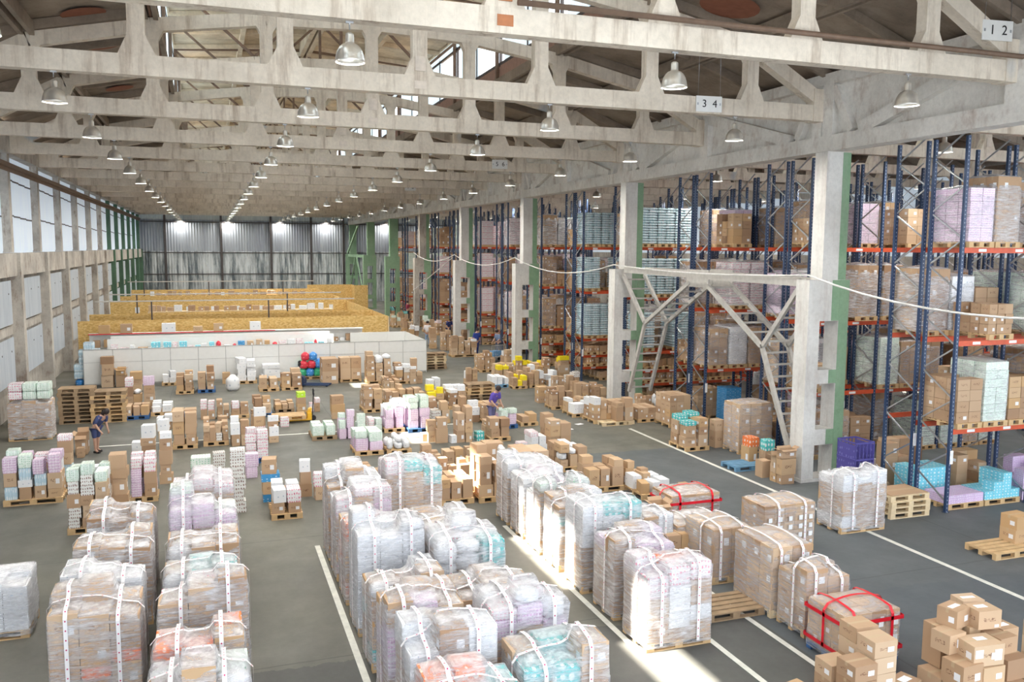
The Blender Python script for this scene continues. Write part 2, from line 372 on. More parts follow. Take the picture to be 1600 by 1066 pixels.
# truss: Vierendeel bottom chord, posts with haunches, polygonal top chord
def truss_mesh(full):
    b = MB(); T = .15
    top = {-4: 10.92, -3: 12.02, -2: 12.65, -1: 13.08, 0: 13.2, 1: 13.08, 2: 12.65, 3: 12.02, 4: 10.92}
    zb = 10.05; hb = .42
    b.box(-11.9, -T, zb, 11.9, T, zb+hb)
    for m in range(-4, 4):
        xa, xb = 3*m, 3*m+3; a = Vector((xa, 0, top[m]-.17)); c = Vector((xb, 0, top[m+1]-.17))
        if m == -4: a = Vector((-11.2, 0, 10.62))
        if m == 3: c = Vector((11.2, 0, 10.62))
        b.bar(a, c, 2*T-.02, .36)
    for m in range(-3, 4):
        x = 3*m; hw = .17; zt = top[m]-.3
        b.box(x-hw, -T+.015, zb+hb-.02, x+hw, T-.015, zt)
        for s in (-1, 1):
            p = [(x+s*hw, zb+hb-.01), (x+s*(hw+.2), zb+hb-.01), (x+s*(hw+.15), zb+hb+.1), (x+s*hw, zb+hb+.42)]
            if s < 0: p = p[::-1]
            b.prism(p, -T+.02, T-.02)
            k = (top[m+s]-top[m])/3
            p = [(x+s*hw, zt-.26), (x+s*(hw+.05), zt-.16), (x+s*(hw+.16), zt+.02+k*.16), (x+s*hw, zt+.05)]
            if s < 0: p = p[::-1]
            b.prism(p, -T+.02, T-.02)
    for s in (-1, 1): b.box(min(s*10.95, s*11.9), -T-.03, zb-.02, max(s*10.95, s*11.9), T+.03, 10.9)
    b.box(-.14, -T-.012, zb+.12, .14, -T+.01, zb+.3, 1); b.box(-.12, -T-.012, zb+.52, .12, -T+.01, zb+.85, 1)
    return b.mesh('roof_truss', ['conc', 'plate' if full else 'patch'])
M['plate'] = plain('rusty_plate', (.50, .20, .09), .8); M['patch'] = plain('mortar_patch', (.74, .65, .56), .9)
tm = truss_mesh(False); tm0 = truss_mesh(True)
ntr = 0
for n in range(-3, 15):
    for bay in (0, 1):
        o = struct('roof_truss', tm0 if n < 0 else tm, None, (XC+24*bay, Y0+6*n+.15, 0))
# roof: ribbed slabs between truss nodes, lantern on the middle four panels
tz = {4: 10.95, 3: 12.05, 2: 12.7}
def roof(xc, yA, yB, name):
    b = MB()
    for s in (-1, 1):
        for m in (2, 3):
            xa, xb = xc+s*3*m, xc+s*3*(m+1); za, zb = tz[m], tz[m+1]
            zz = (za, zb) if m < 4 else (za, za)
            b.bar(((xa), (yA+yB)/2, za+.26), (xb+s*.3, (yA+yB)/2, zb+.26), yB-yA, .06, 0)
        for m in (2, 3, 4):
            x = xc+s*3*m; z = tz[m]
            sl = (tz[min(m+1, 4)]-tz[min(m+1, 4)-1])/3*s
            for dx in ((-.13, .13) if m < 4 else (-.13,)):
                b.box(x+s*dx-.06, yA, z-.06-abs(dx)*.3, x+s*dx+.06, yB, z+.24)
    n = int(round((yB-yA)/3))
    for i in range(n*1+1):
        y = yA+i*3
        for s in (-1, 1):
            for m in (2, 3):
                xa, xb = xc+s*3*m, xc+s*3*(m+1)
                b.bar((xa, y, tz[m]+.13), (xb, y, tz[m+1]+.13), .12, .24)
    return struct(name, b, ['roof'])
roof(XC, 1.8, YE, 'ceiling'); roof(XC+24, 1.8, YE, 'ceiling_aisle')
def lantern(xc, name, openL, openR):
    b = MB(); yA, yB = 1.8, YE
    # lantern roof slabs and ribs
    for s in (-1, 1):
        b.bar((xc, (yA+yB)/2, 16.35), (xc+s*6.4, (yA+yB)/2, 15.85), yB-yA, .08, 0)
        for k in range(0, 3):
            x = xc+s*(3*k if k else .15); b.box(x-.1, yA, 15.75, x+.1, yB, 16.3-.08*k*3)
    n = int((yB-yA)/3)
    for i in range(n+1):
        for s in (-1, 1): b.bar((xc, yA+3*i, 16.2), (xc+s*6.3, yA+3*i, 15.7), .12, .2)
    struct(name, b, ['lroof'])
    # steel lantern frames at each truss
    k = 0
    for i in range(0, 18):
        y = 1.8+6*i+.15
        if y > YE: break
        f = MB()
        for s in (-1, 1):
            f.bar((xc+s*5.9, y, 12.7), (xc+s*5.9, y, 15.75), .12, .12, 0)
            f.bar((xc+s*3, y, 13.1), (xc+s*5.9, y, 15.6), .09, .09); f.bar((xc+s*3, y, 13.1), (xc, y, 15.95), .09, .09)
        f.bar((xc, y, 13.2), (xc, y, 16.1), .1, .1); f.bar((xc-5.9, y, 15.65), (xc, y, 16.05), .12, .12); f.bar((xc, y, 16.05), (xc+5.9, y, 15.65), .12, .12)
        struct('lantern_beam', f, ['bsteel'])
    # side walls: apron, sheet / glass-less window band
    for s, opens in ((-1, openL), (1, openR)):
        x = xc+s*6.0; a = MB(); a.box(x-.03, yA, 12.7, x+.03, yB, 13.5, 0)
        a.box(x-.03, yA, 15.3, x+.03, yB, 15.85, 1)
        y = yA
        cuts = sorted(opens); edges = []
        for o0, o1 in cuts:
            if o0 > y: edges.append((y, o0))
            y = o1
        if y < yB: edges.append((y, yB))
        for e0, e1 in edges: a.box(x-.02, e0, 13.5, x+.02, e1, 15.3, 1)
        yy = yA
        while yy < yB: a.box(x-.05, yy-.04, 13.4, x+.05, yy+.04, 15.4, 2); yy += 3
        a.box(x-.05, yA, 13.45, x+.05, yB, 13.55, 2); a.box(x-.05, yA, 15.25, x+.05, yB, 15.35, 2)
        struct('wall_lantern', a, ['lapron', 'lsheet', 'dsteel'])
openR = [(13+6*i+.3, 13+6*i+3.6) for i in range(0, 15)]
openL = [(10.4, 12.5), (14.9, 18.0), (20.9, 23.4), (27.9, 30.6), (40, 41.4), (46, 48), (58, 59.5), (70, 72), (82, 84), (94, 96)]
lantern(XC, 'ceiling_lantern', openL, openR)
lantern(XC+24, 'ceiling_lantern_aisle', [(13+6*i, 13+6*i+1.2) for i in range(15)], openR)
# stained round plugs in the roof slabs
b = MB()
for (x, y, s) in ((12.4, 19, .74), (-2.88, 25.55, .55), (-2.84, 29.45, .5), (-3., 36.75, .5), (12.92, 38.85, .4), (12.4, 31, .5)):
    m = 2 if abs(x-XC) < 9 else 3; xa = 3*m; t = (abs(x-XC)-xa)/3; z = tz[m]+(tz[m+1]-tz[m])*t+.222
    sl = (tz[m+1]-tz[m])/3*(1 if x > XC else -1)
    c0 = len(b.v)
    for i in range(20): a = 2*pi*i/20; b.v.append((x+s*cos(a), y+s*sin(a), z+sl*s*cos(a)-.02))
    b.face(tuple(range(c0, c0+20))[::-1], 0)
struct('ceiling_plugs', b, ['rust'])

# right column line: girder and two-branch columns
def girder(y0, y1):
    b = MB(); x0, x1 = 15.98, 16.5; zb = 9.22
    b.box(x0, y0, zb, x1, y1, zb+.42); b.box(x0, y0, 11.0, x1, y1, 11.3); b.box(x0+.2, y0, zb+.42, x1-.2, y1, 11.0)
    ym = (y0+y1)/2
    for yc in (y0+.02, y1-.42, ym-.25): b.box(x0+.005, yc, zb+.4, x1-.005, yc+(.4 if yc != ym-.25 else .5), 11.02)
    for s in (-1, 1):
        b.bar((16.24, ym+s*.2, 10.9), (16.24, ym+s*4.6, zb+.45), .5, .34, 0, (0, -1, 0)); b.bar((16.24, ym+s*5.6, 10.9), (16.24, ym+s*4.9, zb+.45), .5, .24, 0, (0, -1, 0))
    struct('girder_beam', b, ['girder'])
for k in range(-1, 8):
    y = Y0+12*k
    if k < 7: girder(y, y+12)
    else: girder(y, YE)
    c = MB(); yy0, yy1 = y-.28, y+.28
    col2 = 1
    c.box(15.58, yy0, 0, 15.98, yy1, 5.72, 0); c.box(16.60, yy0, 0, 16.92, yy1, 5.72, 0); c.box(16.61, yy0-.012, .12, 16.935, yy1-.1, 5.715, col2)
    for z0, z1 in ((1.05, 1.5), (2.8, 3.2), (4.57, 5.72)): c.box(15.98, yy0+.005, z0, 16.60, yy1-.01, z1, 0); c.box(16.36, yy0-.006, z0+.01, 16.62, yy0+.02, z1-.01, col2)
    c.box(16.02, y-.25, 5.72, 16.8, y+.25, 9.22, 0); c.box(16.55, y-.257, 5.72, 16.81, y+.2, 9.21, 1)
    c.box(15.55, yy0-.03, 0, 16.95, yy1+.03, .1, 0)
    mats = ['colw', 'green'] if k < 4 else ['wallc', 'green'] if k == 4 else ['green', 'green']
    struct('column', c, mats)
# left wall: posts, concrete band, sheet panels
for k in range(-3, 15):
    y = Y0+6*k; c = MB()
    g = k > 8
    c.box(-7.9, y-.2, 6.25, -7.1, y+.24, 10.05, 0)
    c.box(-7.6, y-.22, 0, -6.82, y+.24, 6.24, 0)
    for z in (.9, 1.7, 2.5, 3.3, 4.1, 4.9): c.box(-7.2, y+.24, z, -6.92, y+.46, z+.28, 0)
    struct('column', c, ['greend' if g else 'wallc'])
b = MB()
b.box(-8.1, -1, 5.35, -6.95, YE, 6.22, 0); b.box(-8.1, -1, 0, -7.3, YE, 5.35, 0); b.box(-8.2, -1, 10.0, -7.0, YE, 10.9, 0)
b.box(-7.6, -1, 3.1, -7.2, YE, 3.45, 0)
struct('wall_left', b, ['wallc'])
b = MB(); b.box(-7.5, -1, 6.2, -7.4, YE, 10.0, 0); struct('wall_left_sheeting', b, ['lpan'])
b = MB(); b.box(-7.05, 10, 9.45, -6.9, YE-1, 9.6); b.box(-7.05, 10, 9.3, -7.0, YE-1, 9.45); struct('trim_7', b, ['bsteel'])
def sheet_panel(y0, y1, z0, z1, x=-7.08):
    b = MB(); n = 5; r = .12
    b.box(x-.04, y0, z0, x, y1, z1, 0)
    for i in range(3): b.box(x, y0+.5+i*(y1-y0-1)/2-.03, (z0*.3+z1*.7)-.03, x+.012, y0+.5+i*(y1-y0-1)/2+.03, (z0*.3+z1*.7)+.03, 1)
    return b.mesh('window_panel', ['lpan2', 'dsteel'])
k2 = 0
for k in range(-2, 13):
    y = Y0+6*k
    for z0, z1 in ((3.55, 5.2), (1.35, 3.05)):
        k2 += 1
        struct('window_%d' % k2, sheet_panel(y+.95, y+5.2, z0, z1), None)
    k2 += 1
    b = MB(); b.box(-7.39, y+.45, 6.3, -7.35, y+5.6, 9.98, 0)
    for j in range(4):
        for q, z in ((0, 9.1), (1, 7.7)): b.box(-7.35, y+.6+j*1.25, z-.03-j*.03, -7.33, y+1.8+j*1.25, z+.03-j*.03, 1)
    struct('window_%d' % k2, b, ['lpan', 'dsteel'])
# far wall and the walls of the rack aisle
b = MB(); b.box(-8, YE, 6.0, 42, YE+.1, 9.55, 0); struct('wall_back', b, ['fwall_up'])
b = MB(); b.box(-8, YE, 0, 42, YE+.1, 6.0, 0); struct('wall_back_low', b, ['fwall_lo'])
b = MB(); b.box(-8, YE, 9.55, 42, YE+.1, 16.5, 0); struct('wall_back_top', b, ['fwall_tr'])
b = MB()
for x in (-4.5, 1.5, 7.0, 11.6, 15.4, 22, 28, 34): b.box(x-.12, YE-.25, 0, x+.12, YE-.02, 10.2)
for z in (3.4, 5.85, 9.3): b.box(-7, YE-.15, z-.05, 41, YE-.02, z+.05)
struct('wall_back_frame', b, ['dsteel'])
b = MB(); b.box(41, -1, 0, 41.2, YE, 6.2, 0); b.box(41, -1, 6.2, 41.2, YE, 12, 1); struct('wall_right', b, ['wallc', 'lpan'])

# ------------------------------------------------------------------ ceiling lamps, number boards, portal brace, cable
ORD = ['nearest', 'second', 'third', 'fourth', 'fifth', 'sixth', 'seventh', 'eighth', 'ninth', 'tenth', 'eleventh', 'twelfth', 'thirteenth', 'fourteenth', 'fifteenth', 'sixteenth']
def lamp_parts():
    b = MB()
    b.lathe([(.03, .46), (.06, .44), (.065, .42), (.068, .31), (.075, .295), (.12, .275), (.165, .235), (.20, .175), (.222, .10), (.232, .03), (.245, 0), (.228, .004), (.215, .09), (.19, .16), (.15, .22), (.08, .26), (.0, .265)], 24)
    sh = b.mesh('shade', ['alu'])
    b = MB(); b.lathe([(.0, .06), (.05, .07), (.06, .14), (.04, .26)], 12); bl = b.mesh('bulb', ['bulb'])
    b = MB(); b.tube([(0, 0, .5), (0, 0, .64)], .012, 6); b.box(-.06, -.02, .60, .06, .02, .66); cb = b.mesh('hanger', ['galv'])
    return sh, bl, cb
LSH, LBL, LCB = lamp_parts()
ld = bpy.data.lights.new('high_bay_light', 'AREA'); ld.shape = 'DISK'; ld.size = .38; ld.energy = LAMPW; ld.color = (1, .97, .90)
LROW = ['left wall row', 'left middle row', 'right middle row', 'column side row']
for n in range(-1, 15):
    for j, x in enumerate((-2.85, 2.2, 8.0, 13.3, 20.5, 26, 31.5, 37)):
        if j >= 4 and n % 2: continue
        y = Y0+6*n+.15; z = 9.42
        o = ob('pendant_lamp', None, None, (x, y, z))
        if j < 4: lab = 'aluminium dome pendant lamp in the %s, %s from the camera' % (LROW[j], ORD[n+1])
        else: lab = 'dome pendant lamp over the racks behind the columns'
        tag(o, lab, 'lamp', 'dome pendant lamps under the roof trusses' if j < 4 else 'dome lamps over the racks')
        ob('lamp_shade', LSH, o); ob('bulb', LBL, o); ob('hanger', LCB, o)
        lo = ob('lamp_light', ld, o, (0, 0, .03))

def text_mesh(s, size, mat):
    c = bpy.data.curves.new('digit', 'FONT'); c.body = s; c.size = size; c.align_x = 'CENTER'; c.align_y = 'CENTER'; c.extrude = .003
    c.materials.append(M[mat]); o = bpy.data.objects.new('digit', c); COL.objects.link(o)
    dg = bpy.context.evaluated_depsgraph_get(); me = bpy.data.meshes.new_from_object(o.evaluated_get(dg)); bpy.data.objects.remove(o); return me
for i, (x, y, z, a, c, f) in enumerate(((15.35, 13.75, 11.02, '1', '2', 1), (12.35, 19.72, 10.28, '3', '4', 1), (12.7, 37.7, 10.35, '5', '6', 0), (12.6, 55.7, 10.45, '7', '8', 0))):
    o = ob('number_board', None, None, (x, y, z), -.12)
    tag(o, 'white hanging board numbered %s and %s under the %s roof truss' % (a, c, ('nearest', 'second', 'fifth', 'eighth')[i]), 'sign')
    b = MB(); b.box(-.36, 0, -.2, .36, .02, .2); ob('board', b.mesh('board', ['white']), o)
    for dx, t in ((-.13, a), (.16, c)):
        d = ob('digit', text_mesh(t, .27, 'ink'), o, (dx, -.006, 0)); d.rotation_euler = (pi/2, 0, 0)
    b = MB()
    for s in (-.31, .31): b.tube([(s, .01, .15), (s*.95, .01, 1.35)], .005, 5); b.box(s-.02, -.004, -.03, s+.02, 0, .03)
    ob('hanging_wire', b.mesh('wire', ['galv']), o)

# dark pipe lying along the second truss, light-rust
b = MB(); b.tube([(4.9, 13.66, 10.53), (16.3, 13.66, 10.53)], .05, 10); tag(ob('pipe', b.mesh('pipe', ['bsteel'])), 'dark steel pipe running along the nearest roof truss', 'pipe')

# steel portal brace between the first two columns
t = ob('portal_brace', None, None, (15.8, 0, 0)); tag(t, 'lattice steel portal brace spanning the first two columns', 'brace')
PB = [(31.1, 5.72, 26.4, 5.66), (24.9, 5.66, 20.2, 5.62)]
for dx in (0, .95):
    g = MB()
    g.bar((dx, 31.1, 5.70), (dx, 20.2, 5.62), .08, .22); ob('top_chord', g.mesh('top_chord', ['gsteel']), t)
    g = MB(); g.box(dx-.03, 24.9, 5.25, dx+.03, 26.3, 5.85); ob('gusset', g.mesh('gusset', ['gsteel']), t)
    for (a, c) in (((31.2, 5.5), (29.3, 3.7)), ((29.3, 3.7), (30.5, .85)), ((29.3, 3.7), (26.1, 5.4)), ((20.2, 5.5), (21.85, 3.6)), ((21.85, 3.6), (20.45, .85)), ((21.85, 3.6), (25.1, 5.4))):
        g = MB(); g.bar((dx, *a), (dx, *c), .1, .14); ob('diagonal', g.mesh('diagonal', ['gsteel']), t)
for (a, c, n) in (((31.2, 5.5), (29.3, 3.7), 5), ((29.3, 3.7), (30.5, .85), 8), ((29.3, 3.7), (26.1, 5.4), 7), ((20.2, 5.5), (21.85, 3.6), 5), ((21.85, 3.6), (20.45, .85), 8), ((21.85, 3.6), (25.1, 5.4), 7)):
    g = MB()
    for i in range(n):
        f = (i+.5)/n; y = a[0]+(c[0]-a[0])*f; z = a[1]+(c[1]-a[1])*f; g.box(0, y-.03, z-.03, .95, y+.03, z+.03)
    ob('rungs', g.mesh('rungs', ['gsteel']), t)
# second brace far at the end of the column line
t = ob('portal_brace', None, None, (15.8, 0, 0)); tag(t, 'dark green steel brace between the two farthest columns', 'brace')
g = MB(); g.bar((0, 92.3, 5.6), (0, 103.3, 5.6), .1, .3); g.bar((0, 92.4, .9), (0, 97.5, 5.5), .12, .2); g.bar((0, 103.2, .9), (0, 98, 5.5), .12, .2); g.bar((-.6, 92.6, 8.8), (-.6, 100, 5.9), .15, .25)
ob('diagonal', g.mesh('far_brace', ['green']), t)
# white cable sagging from column to column
pts = []
nodes = [(15.5, 9, 5.6), (15.52, 19.5, 5.85), (15.52, 31.5, 5.9), (15.52, 43.5, 6.05), (15.52, 55.5, 6.1), (15.52, 67.5, 6.15)]
for a, c in zip(nodes, nodes[1:]):
    for i in range(10):
        f = i/10; p = Vector(a).lerp(Vector(c), f); p.z -= .55*4*f*(1-f)*(1 if a[1] > 29 or a[1] < 10 else .25); pts.append(p)
pts.append(Vector(nodes[-1]))
b = MB(); b.tube(pts, .028, 6); tag(ob('hanging_cable', b.mesh('hanging_cable', ['cable'])), 'white cable sagging along the column line from column to column', 'cable')
b = MB(); b.tube([(14.2, 62, 0), (14.2, 62, 3.4), (15.4, 55.5, 5.9)], .03, 6); tag(ob('cable_mast', b.mesh('cable_mast', ['cable'])), 'thin grey mast and cable standing behind the board enclosure', 'mast')

# ------------------------------------------------------------------ pallets
def pallet_mesh(wx, dy, mat, name, flip=False):
    """planks run along x; wx by dy metres"""
    b = MB(); h = .144
    for i in range(3):
        y = (0, dy/2-.05, dy-.1)[i]
        b.box(0, y, 0, wx, y+.1, .022)
        for j in range(3):
            x = (0, wx/2-.07, wx-.145)[j]; b.box(x, y, .022, x+.145, y+.1, .1)
    for j in range(3):
        x = (0, wx/2-.07, wx-.145)[j]; b.box(x, 0, .1, x+.145, dy, .122)
    nb = 5 if dy < 1 else 7; bw = dy/(nb*1.35)
    for i in range(nb):
        y = (dy-bw)*i/(nb-1); b.box(0, y, .122, wx, y+bw, h)
    return b.mesh(name, [mat])
PM = {}
for mt in ('wood', 'woodd', 'woodl', 'woodb', 'woodc'):
    PM[mt, 0] = pallet_mesh(1.2, .8, mt, 'pallet'); PM[mt, 1] = pallet_mesh(.8, 1.2, mt, 'pallet')
PCOL = {'wood': 'light brown', 'woodd': 'weathered grey-brown', 'woodl': 'pale new', 'woodb': 'blue painted', 'woodc': 'light blue'}
def pallet(x, y, z, mt, o, phrase, parent=None):
    p = ob('pallet', PM[mt, o], parent, (x, y, z))
    if not parent: tag(p, '%s wooden pallet %s' % (PCOL[mt], phrase), 'pallet', 'wooden pallets on the floor')
    return p

# ------------------------------------------------------------------ goods: unit meshes scaled per thing
def unit_box(mats): b = MB(); b.box(-.5, -.5, 0, .5, .5, 1); return b.mesh('box', mats)
def unit_pack(mat):       # shrink-wrapped rolls: bulging sides and top
    b = MB(); nx, nz = 12, 6
    def P(u, v, side):
        bu = .035*abs(sin(u*pi*4)); bv = .02*abs(sin(v*pi*2)); r = .5-.05+bu*.9
        if side == 0: return (u-.5, -(r), v)
        if side == 1: return (u-.5, r, v)
        if side == 2: return (-(r), u-.5, v)
        return (r, u-.5, v)
    for side in range(4):
        c = len(b.v)
        for j in range(nz+1):
            for i in range(nx+1):
                u, v = i/nx, j/nz; x, y, z = P(u, v, side); k = 1-.06*(abs(v-.5)*2)**4; b.v.append((x*k, y*k, z))
        for j in range(nz):
            for i in range(nx):
                q = (c+j*(nx+1)+i, c+j*(nx+1)+i+1, c+(j+1)*(nx+1)+i+1, c+(j+1)*(nx+1)+i)
                uv = [(i/nx+2, j/nz), ((i+1)/nx+2, j/nz), ((i+1)/nx+2, (j+1)/nz), (i/nx+2, (j+1)/nz)]
                if side in (1, 2): q = q[::-1]; uv = uv[::-1]
                b.face(q, 0, uv, 0, True)
    c = len(b.v)
    for j in range(9):
        for i in range(nx+1):
            u, v = i/nx, j/8; b.v.append(((u-.5)*.95, (v-.5)*.95, .985+.03*abs(sin(u*pi*4))*abs(sin(v*pi*3))))
    for j in range(8):
        for i in range(nx):
            b.face((c+j*(nx+1)+i, c+j*(nx+1)+i+1, c+(j+1)*(nx+1)+i+1, c+(j+1)*(nx+1)+i), 0,
                   [(i/nx, j/8), ((i+1)/nx, j/8), ((i+1)/nx, (j+1)/8), (i/nx, (j+1)/8)], 0, True)
    b.box(-.42, -.42, 0, .42, .42, .01)
    return b.mesh('pack', [mat])
def unit_sack(mat, seed=0):
    b = MB(); n, mseg = 14, 9
    for k in range(mseg+1):
        t = k/mseg; z = t; r = .5*(1-abs(2*t-.85)**3.2*.55) if t < .95 else .16
        r = max(.12, r)
        for i in range(n):
            a = 2*pi*i/n; ca, sa = cos(a), sin(a); q = (abs(ca)**3+abs(sa)**3)**(-1/3.)
            rr = r*q*(1+.1*noise.noise((ca*2+seed, sa*2, t*4))); rr = min(rr, .5)
            b.v.append((max(-.5, min(.5, ca*rr)), max(-.5, min(.5, sa*rr)), z*(.97)))
    for k in range(mseg):
        for i in range(n):
            j = (i+1) % n; b.face((k*n+i, k*n+j, (k+1)*n+j, (k+1)*n+i), 0, [(i/n*3, k/mseg), ((i+1)/n*3, k/mseg), ((i+1)/n*3, (k+1)/mseg), (i/n*3, (k+1)/mseg)], 0, True)
    b.face(tuple(range(mseg*n, mseg*n+n)), 0); b.face(tuple(range(n))[::-1], 0)
    return b.mesh('sack', [mat])
def unit_open(seed=0):
    b = MB(); t = .02
    b.box(-.5, -.5, 0, .5, .5, .03); b.box(-.5, -.5, 0, -.5+t, .5, .82); b.box(.5-t, -.5, 0, .5, .5, .82)
    b.box(-.5+t, -.5, 0, .5-t, -.5+t, .82); b.box(-.5+t, .5-t, 0, .5-t, .5, .82)
    b.bar((-.5, 0, .82), (-.78, 0, .9+.1*seed), .96, .015); b.bar((.5, 0, .82), (.72, 0, .99), .96, .015)
    b.bar((0, .5, .82), (0, .66, 1.0), .96, .015, 0, (0, 0, 1)); b.bar((0, -.5, .82), (0, -.74, .7), .96, .015)
    b.box(-.45, -.45, .03, .45, .45, .5, 0, 0, .3)
    return b.mesh('open_box', ['card'])
UM = {'c': unit_box(['card'])}
for k in ('w', 'b', 'y', 'l', 'cy', 'm', 'k'): UM[k] = unit_box([k])
for k in ('g', 'p', 'r', 'wp', 't', 'o', 'v'): UM[k] = unit_pack(k)
for k in ('s', 'grn', 'red', 'blu'): UM[k] = unit_sack(k)
UM['O'] = unit_open()
KN = {'c': ('cardboard_box', 'brown cardboard box', 'box'), 'C': ('cardboard_box', 'large brown cardboard box', 'box'), 'O': ('open_cardboard_box', 'open cardboard box with raised flaps', 'box'),
      'w': ('white_box', 'white box', 'box'), 'b': ('blue_box', 'blue box', 'box'), 'y': ('yellow_box', 'small yellow box', 'box'), 'l': ('lime_box', 'lime green box', 'box'),
      'cy': ('cyan_box', 'cyan and white box', 'box'), 'm': ('lilac_box', 'lilac box', 'box'), 'k': ('can_pack', 'white and brown pack of cans', 'pack'),
      'g': ('paper_roll_pack', 'green-printed toilet paper pack', 'pack'), 'p': ('paper_roll_pack', 'pink toilet paper pack', 'pack'), 'r': ('paper_roll_pack', 'white and red roll pack', 'pack'),
      'wp': ('paper_roll_pack', 'white roll pack', 'pack'), 't': ('paper_roll_pack', 'teal and white pack', 'pack'), 'o': ('paper_roll_pack', 'orange and white pack', 'pack'),
      'v': ('bottle_pack', 'pack of clear water bottles', 'pack'), 's': ('plastic_sack', 'white plastic sack', 'sack'), 'grn': ('plastic_sack', 'green plastic bag', 'bag'), 'red': ('plastic_sack', 'red plastic bag', 'bag'), 'blu': ('plastic_sack', 'blue plastic bag', 'bag')}
REC = []      # every loose piece of goods: kind, x, y, z, w, d, h, rz, where, tier text, exposure
TIER = ['lowest', 'second', 'third', 'fourth', 'fifth', 'sixth', 'seventh', 'eighth']
def put(k, x, y, z, w_, d_, h_, rz=0, where='', tier='', ex=1., own=None):
    REC.append(dict(k=k, x=x, y=y, z=z, w=w_, d=d_, h=h_, rz=rz, where=where, tier=tier, ex=ex, own=own))
HMIN = {'c': (.2, .42), 'C': (.42, .6), 'O': (.4, .55), 'w': (.16, .32), 'b': (.16, .25), 'y': (.14, .2), 'l': (.14, .2), 'k': (.22, .3), 'g': (.22, .3), 'p': (.28, .42), 'r': (.2, .3), 'wp': (.2, .3),
        't': (.18, .28), 'o': (.18, .28), 'v': (.3, .34), 's': (.22, .34), 'cy': (.2, .26), 'm': (.18, .24), 'grn': (.25, .4), 'red': (.25, .4), 'blu': (.25, .4)}
def toks(s):
    out = []; i = 0
    al = ['grn', 'red', 'blu', 'wp', 'cy']
    for a in s.split(','):
        if a in al: out.append(a)
        else: out += list(a)
    return out
PXN = {1: [''], 2: ['left', 'right'], 3: ['left', 'middle', 'right'], 4: ['far left', 'left', 'right', 'far right']}
def fill(x0, y0, w_, d_, z0, h, body, top, where, nx=None, ny=None, uni=None, lowmin=.6, seed=None, fall=None, lowk=None, cell=.42):
    r = random.Random(seed if seed is not None else hash((round(x0, 2), round(y0, 2))) & 0xffff)
    bk = toks(body); tk = toks(top)
    nx = nx or max(1, int(round(w_/cell))); ny = ny or max(1, int(round(d_/cell)))
    cw, cdp = w_/nx, d_/ny; peak = (r.randrange(nx), r.randrange(ny))
    for j in range(ny):
        for i in range(nx):
            f = 1 if (i, j) == peak else r.uniform(lowmin, .95)
            if uni: f = 1
            if fall: f *= fall(i, j)
            H = h*f; z = z0; t = 0; lim = z0+H
            while True:
                last = False
                k = r.choice(bk)
                if lowk and z-z0 < h*.45: k = r.choice(toks(lowk))
                a, c = HMIN[k]; hh = uni or r.uniform(a, c)
                if z+hh > lim-.12 or t >= 7:
                    last = True
                    if not uni:
                        k = r.choice(tk); a, c = HMIN[k]
                        hh = max(a*.8, min(c*1.15, lim-z))
                    else:
                        if z+hh > lim+.03: break
                        last = False
                kk = k
                ww = cw*(r.uniform(.74, .98) if not uni else .97); dd = cdp*(r.uniform(.76, .98) if not uni else .97)
                rz = (r.uniform(-.07, .07) if not uni else r.uniform(-.01, .01)) if ww < cw*.9 else 0
                if last and ww < cw*.85 and dd < cdp*.85: rz *= 3
                row = 'front' if j == 0 else 'back' if j == ny-1 else 'middle'
                colname = (row+' '+PXN.get(nx, ['x']*9)[i]).strip() if nx <= 4 else row+' row'
                ex = (1. if j == 0 else .3)
                put(kk, x0+(i+.5)*cw+r.uniform(-.5, .5)*(cw-ww)*.5, y0+(j+.5)*cdp, z, ww, dd, hh, rz, where, (TIER[min(t, 7)] if not last else 'top')+' of '+colname+' column', ex)
                z += hh+.002; t += 1
                if last or z > lim-.1: break
def stack(px0, px1, yb, yt, body, top, where, pal='wood', d=None, **kw):
    xa, ya = fl(px0, yb); xb, yb2 = fl(px1, yb); y = (ya+yb2)/2; w_ = max(.38, xb-xa)
    h = onY((px0+px1)/2, yt, y+.2)[1]; z0 = 0
    dd = d or (.8 if w_ > .95 else 1.1 if w_ > .7 else w_)
    if 41 < y < 46 and xa < 10.8 and y+dd > 43.72: y = 43.72-dd; ya = y
    if pal and w_ > .65:
        o = 0 if w_ > .98 else 1
        p = ob('pallet', PM[pal, o], None, (xa, y, 0)); p.scale = (w_/(1.2 if o == 0 else .8), dd/(.8 if o == 0 else 1.2), 1)
        tag(p, '%s pallet under the %s' % (PCOL[pal], where), 'pallet', 'wooden pallets on the floor'); z0 = .146
    fill(xa+.01, y+.01, w_-.02, dd-.02, z0, max(.25, h-z0), body, top, where, seed=int(px0*7+yb), **kw)
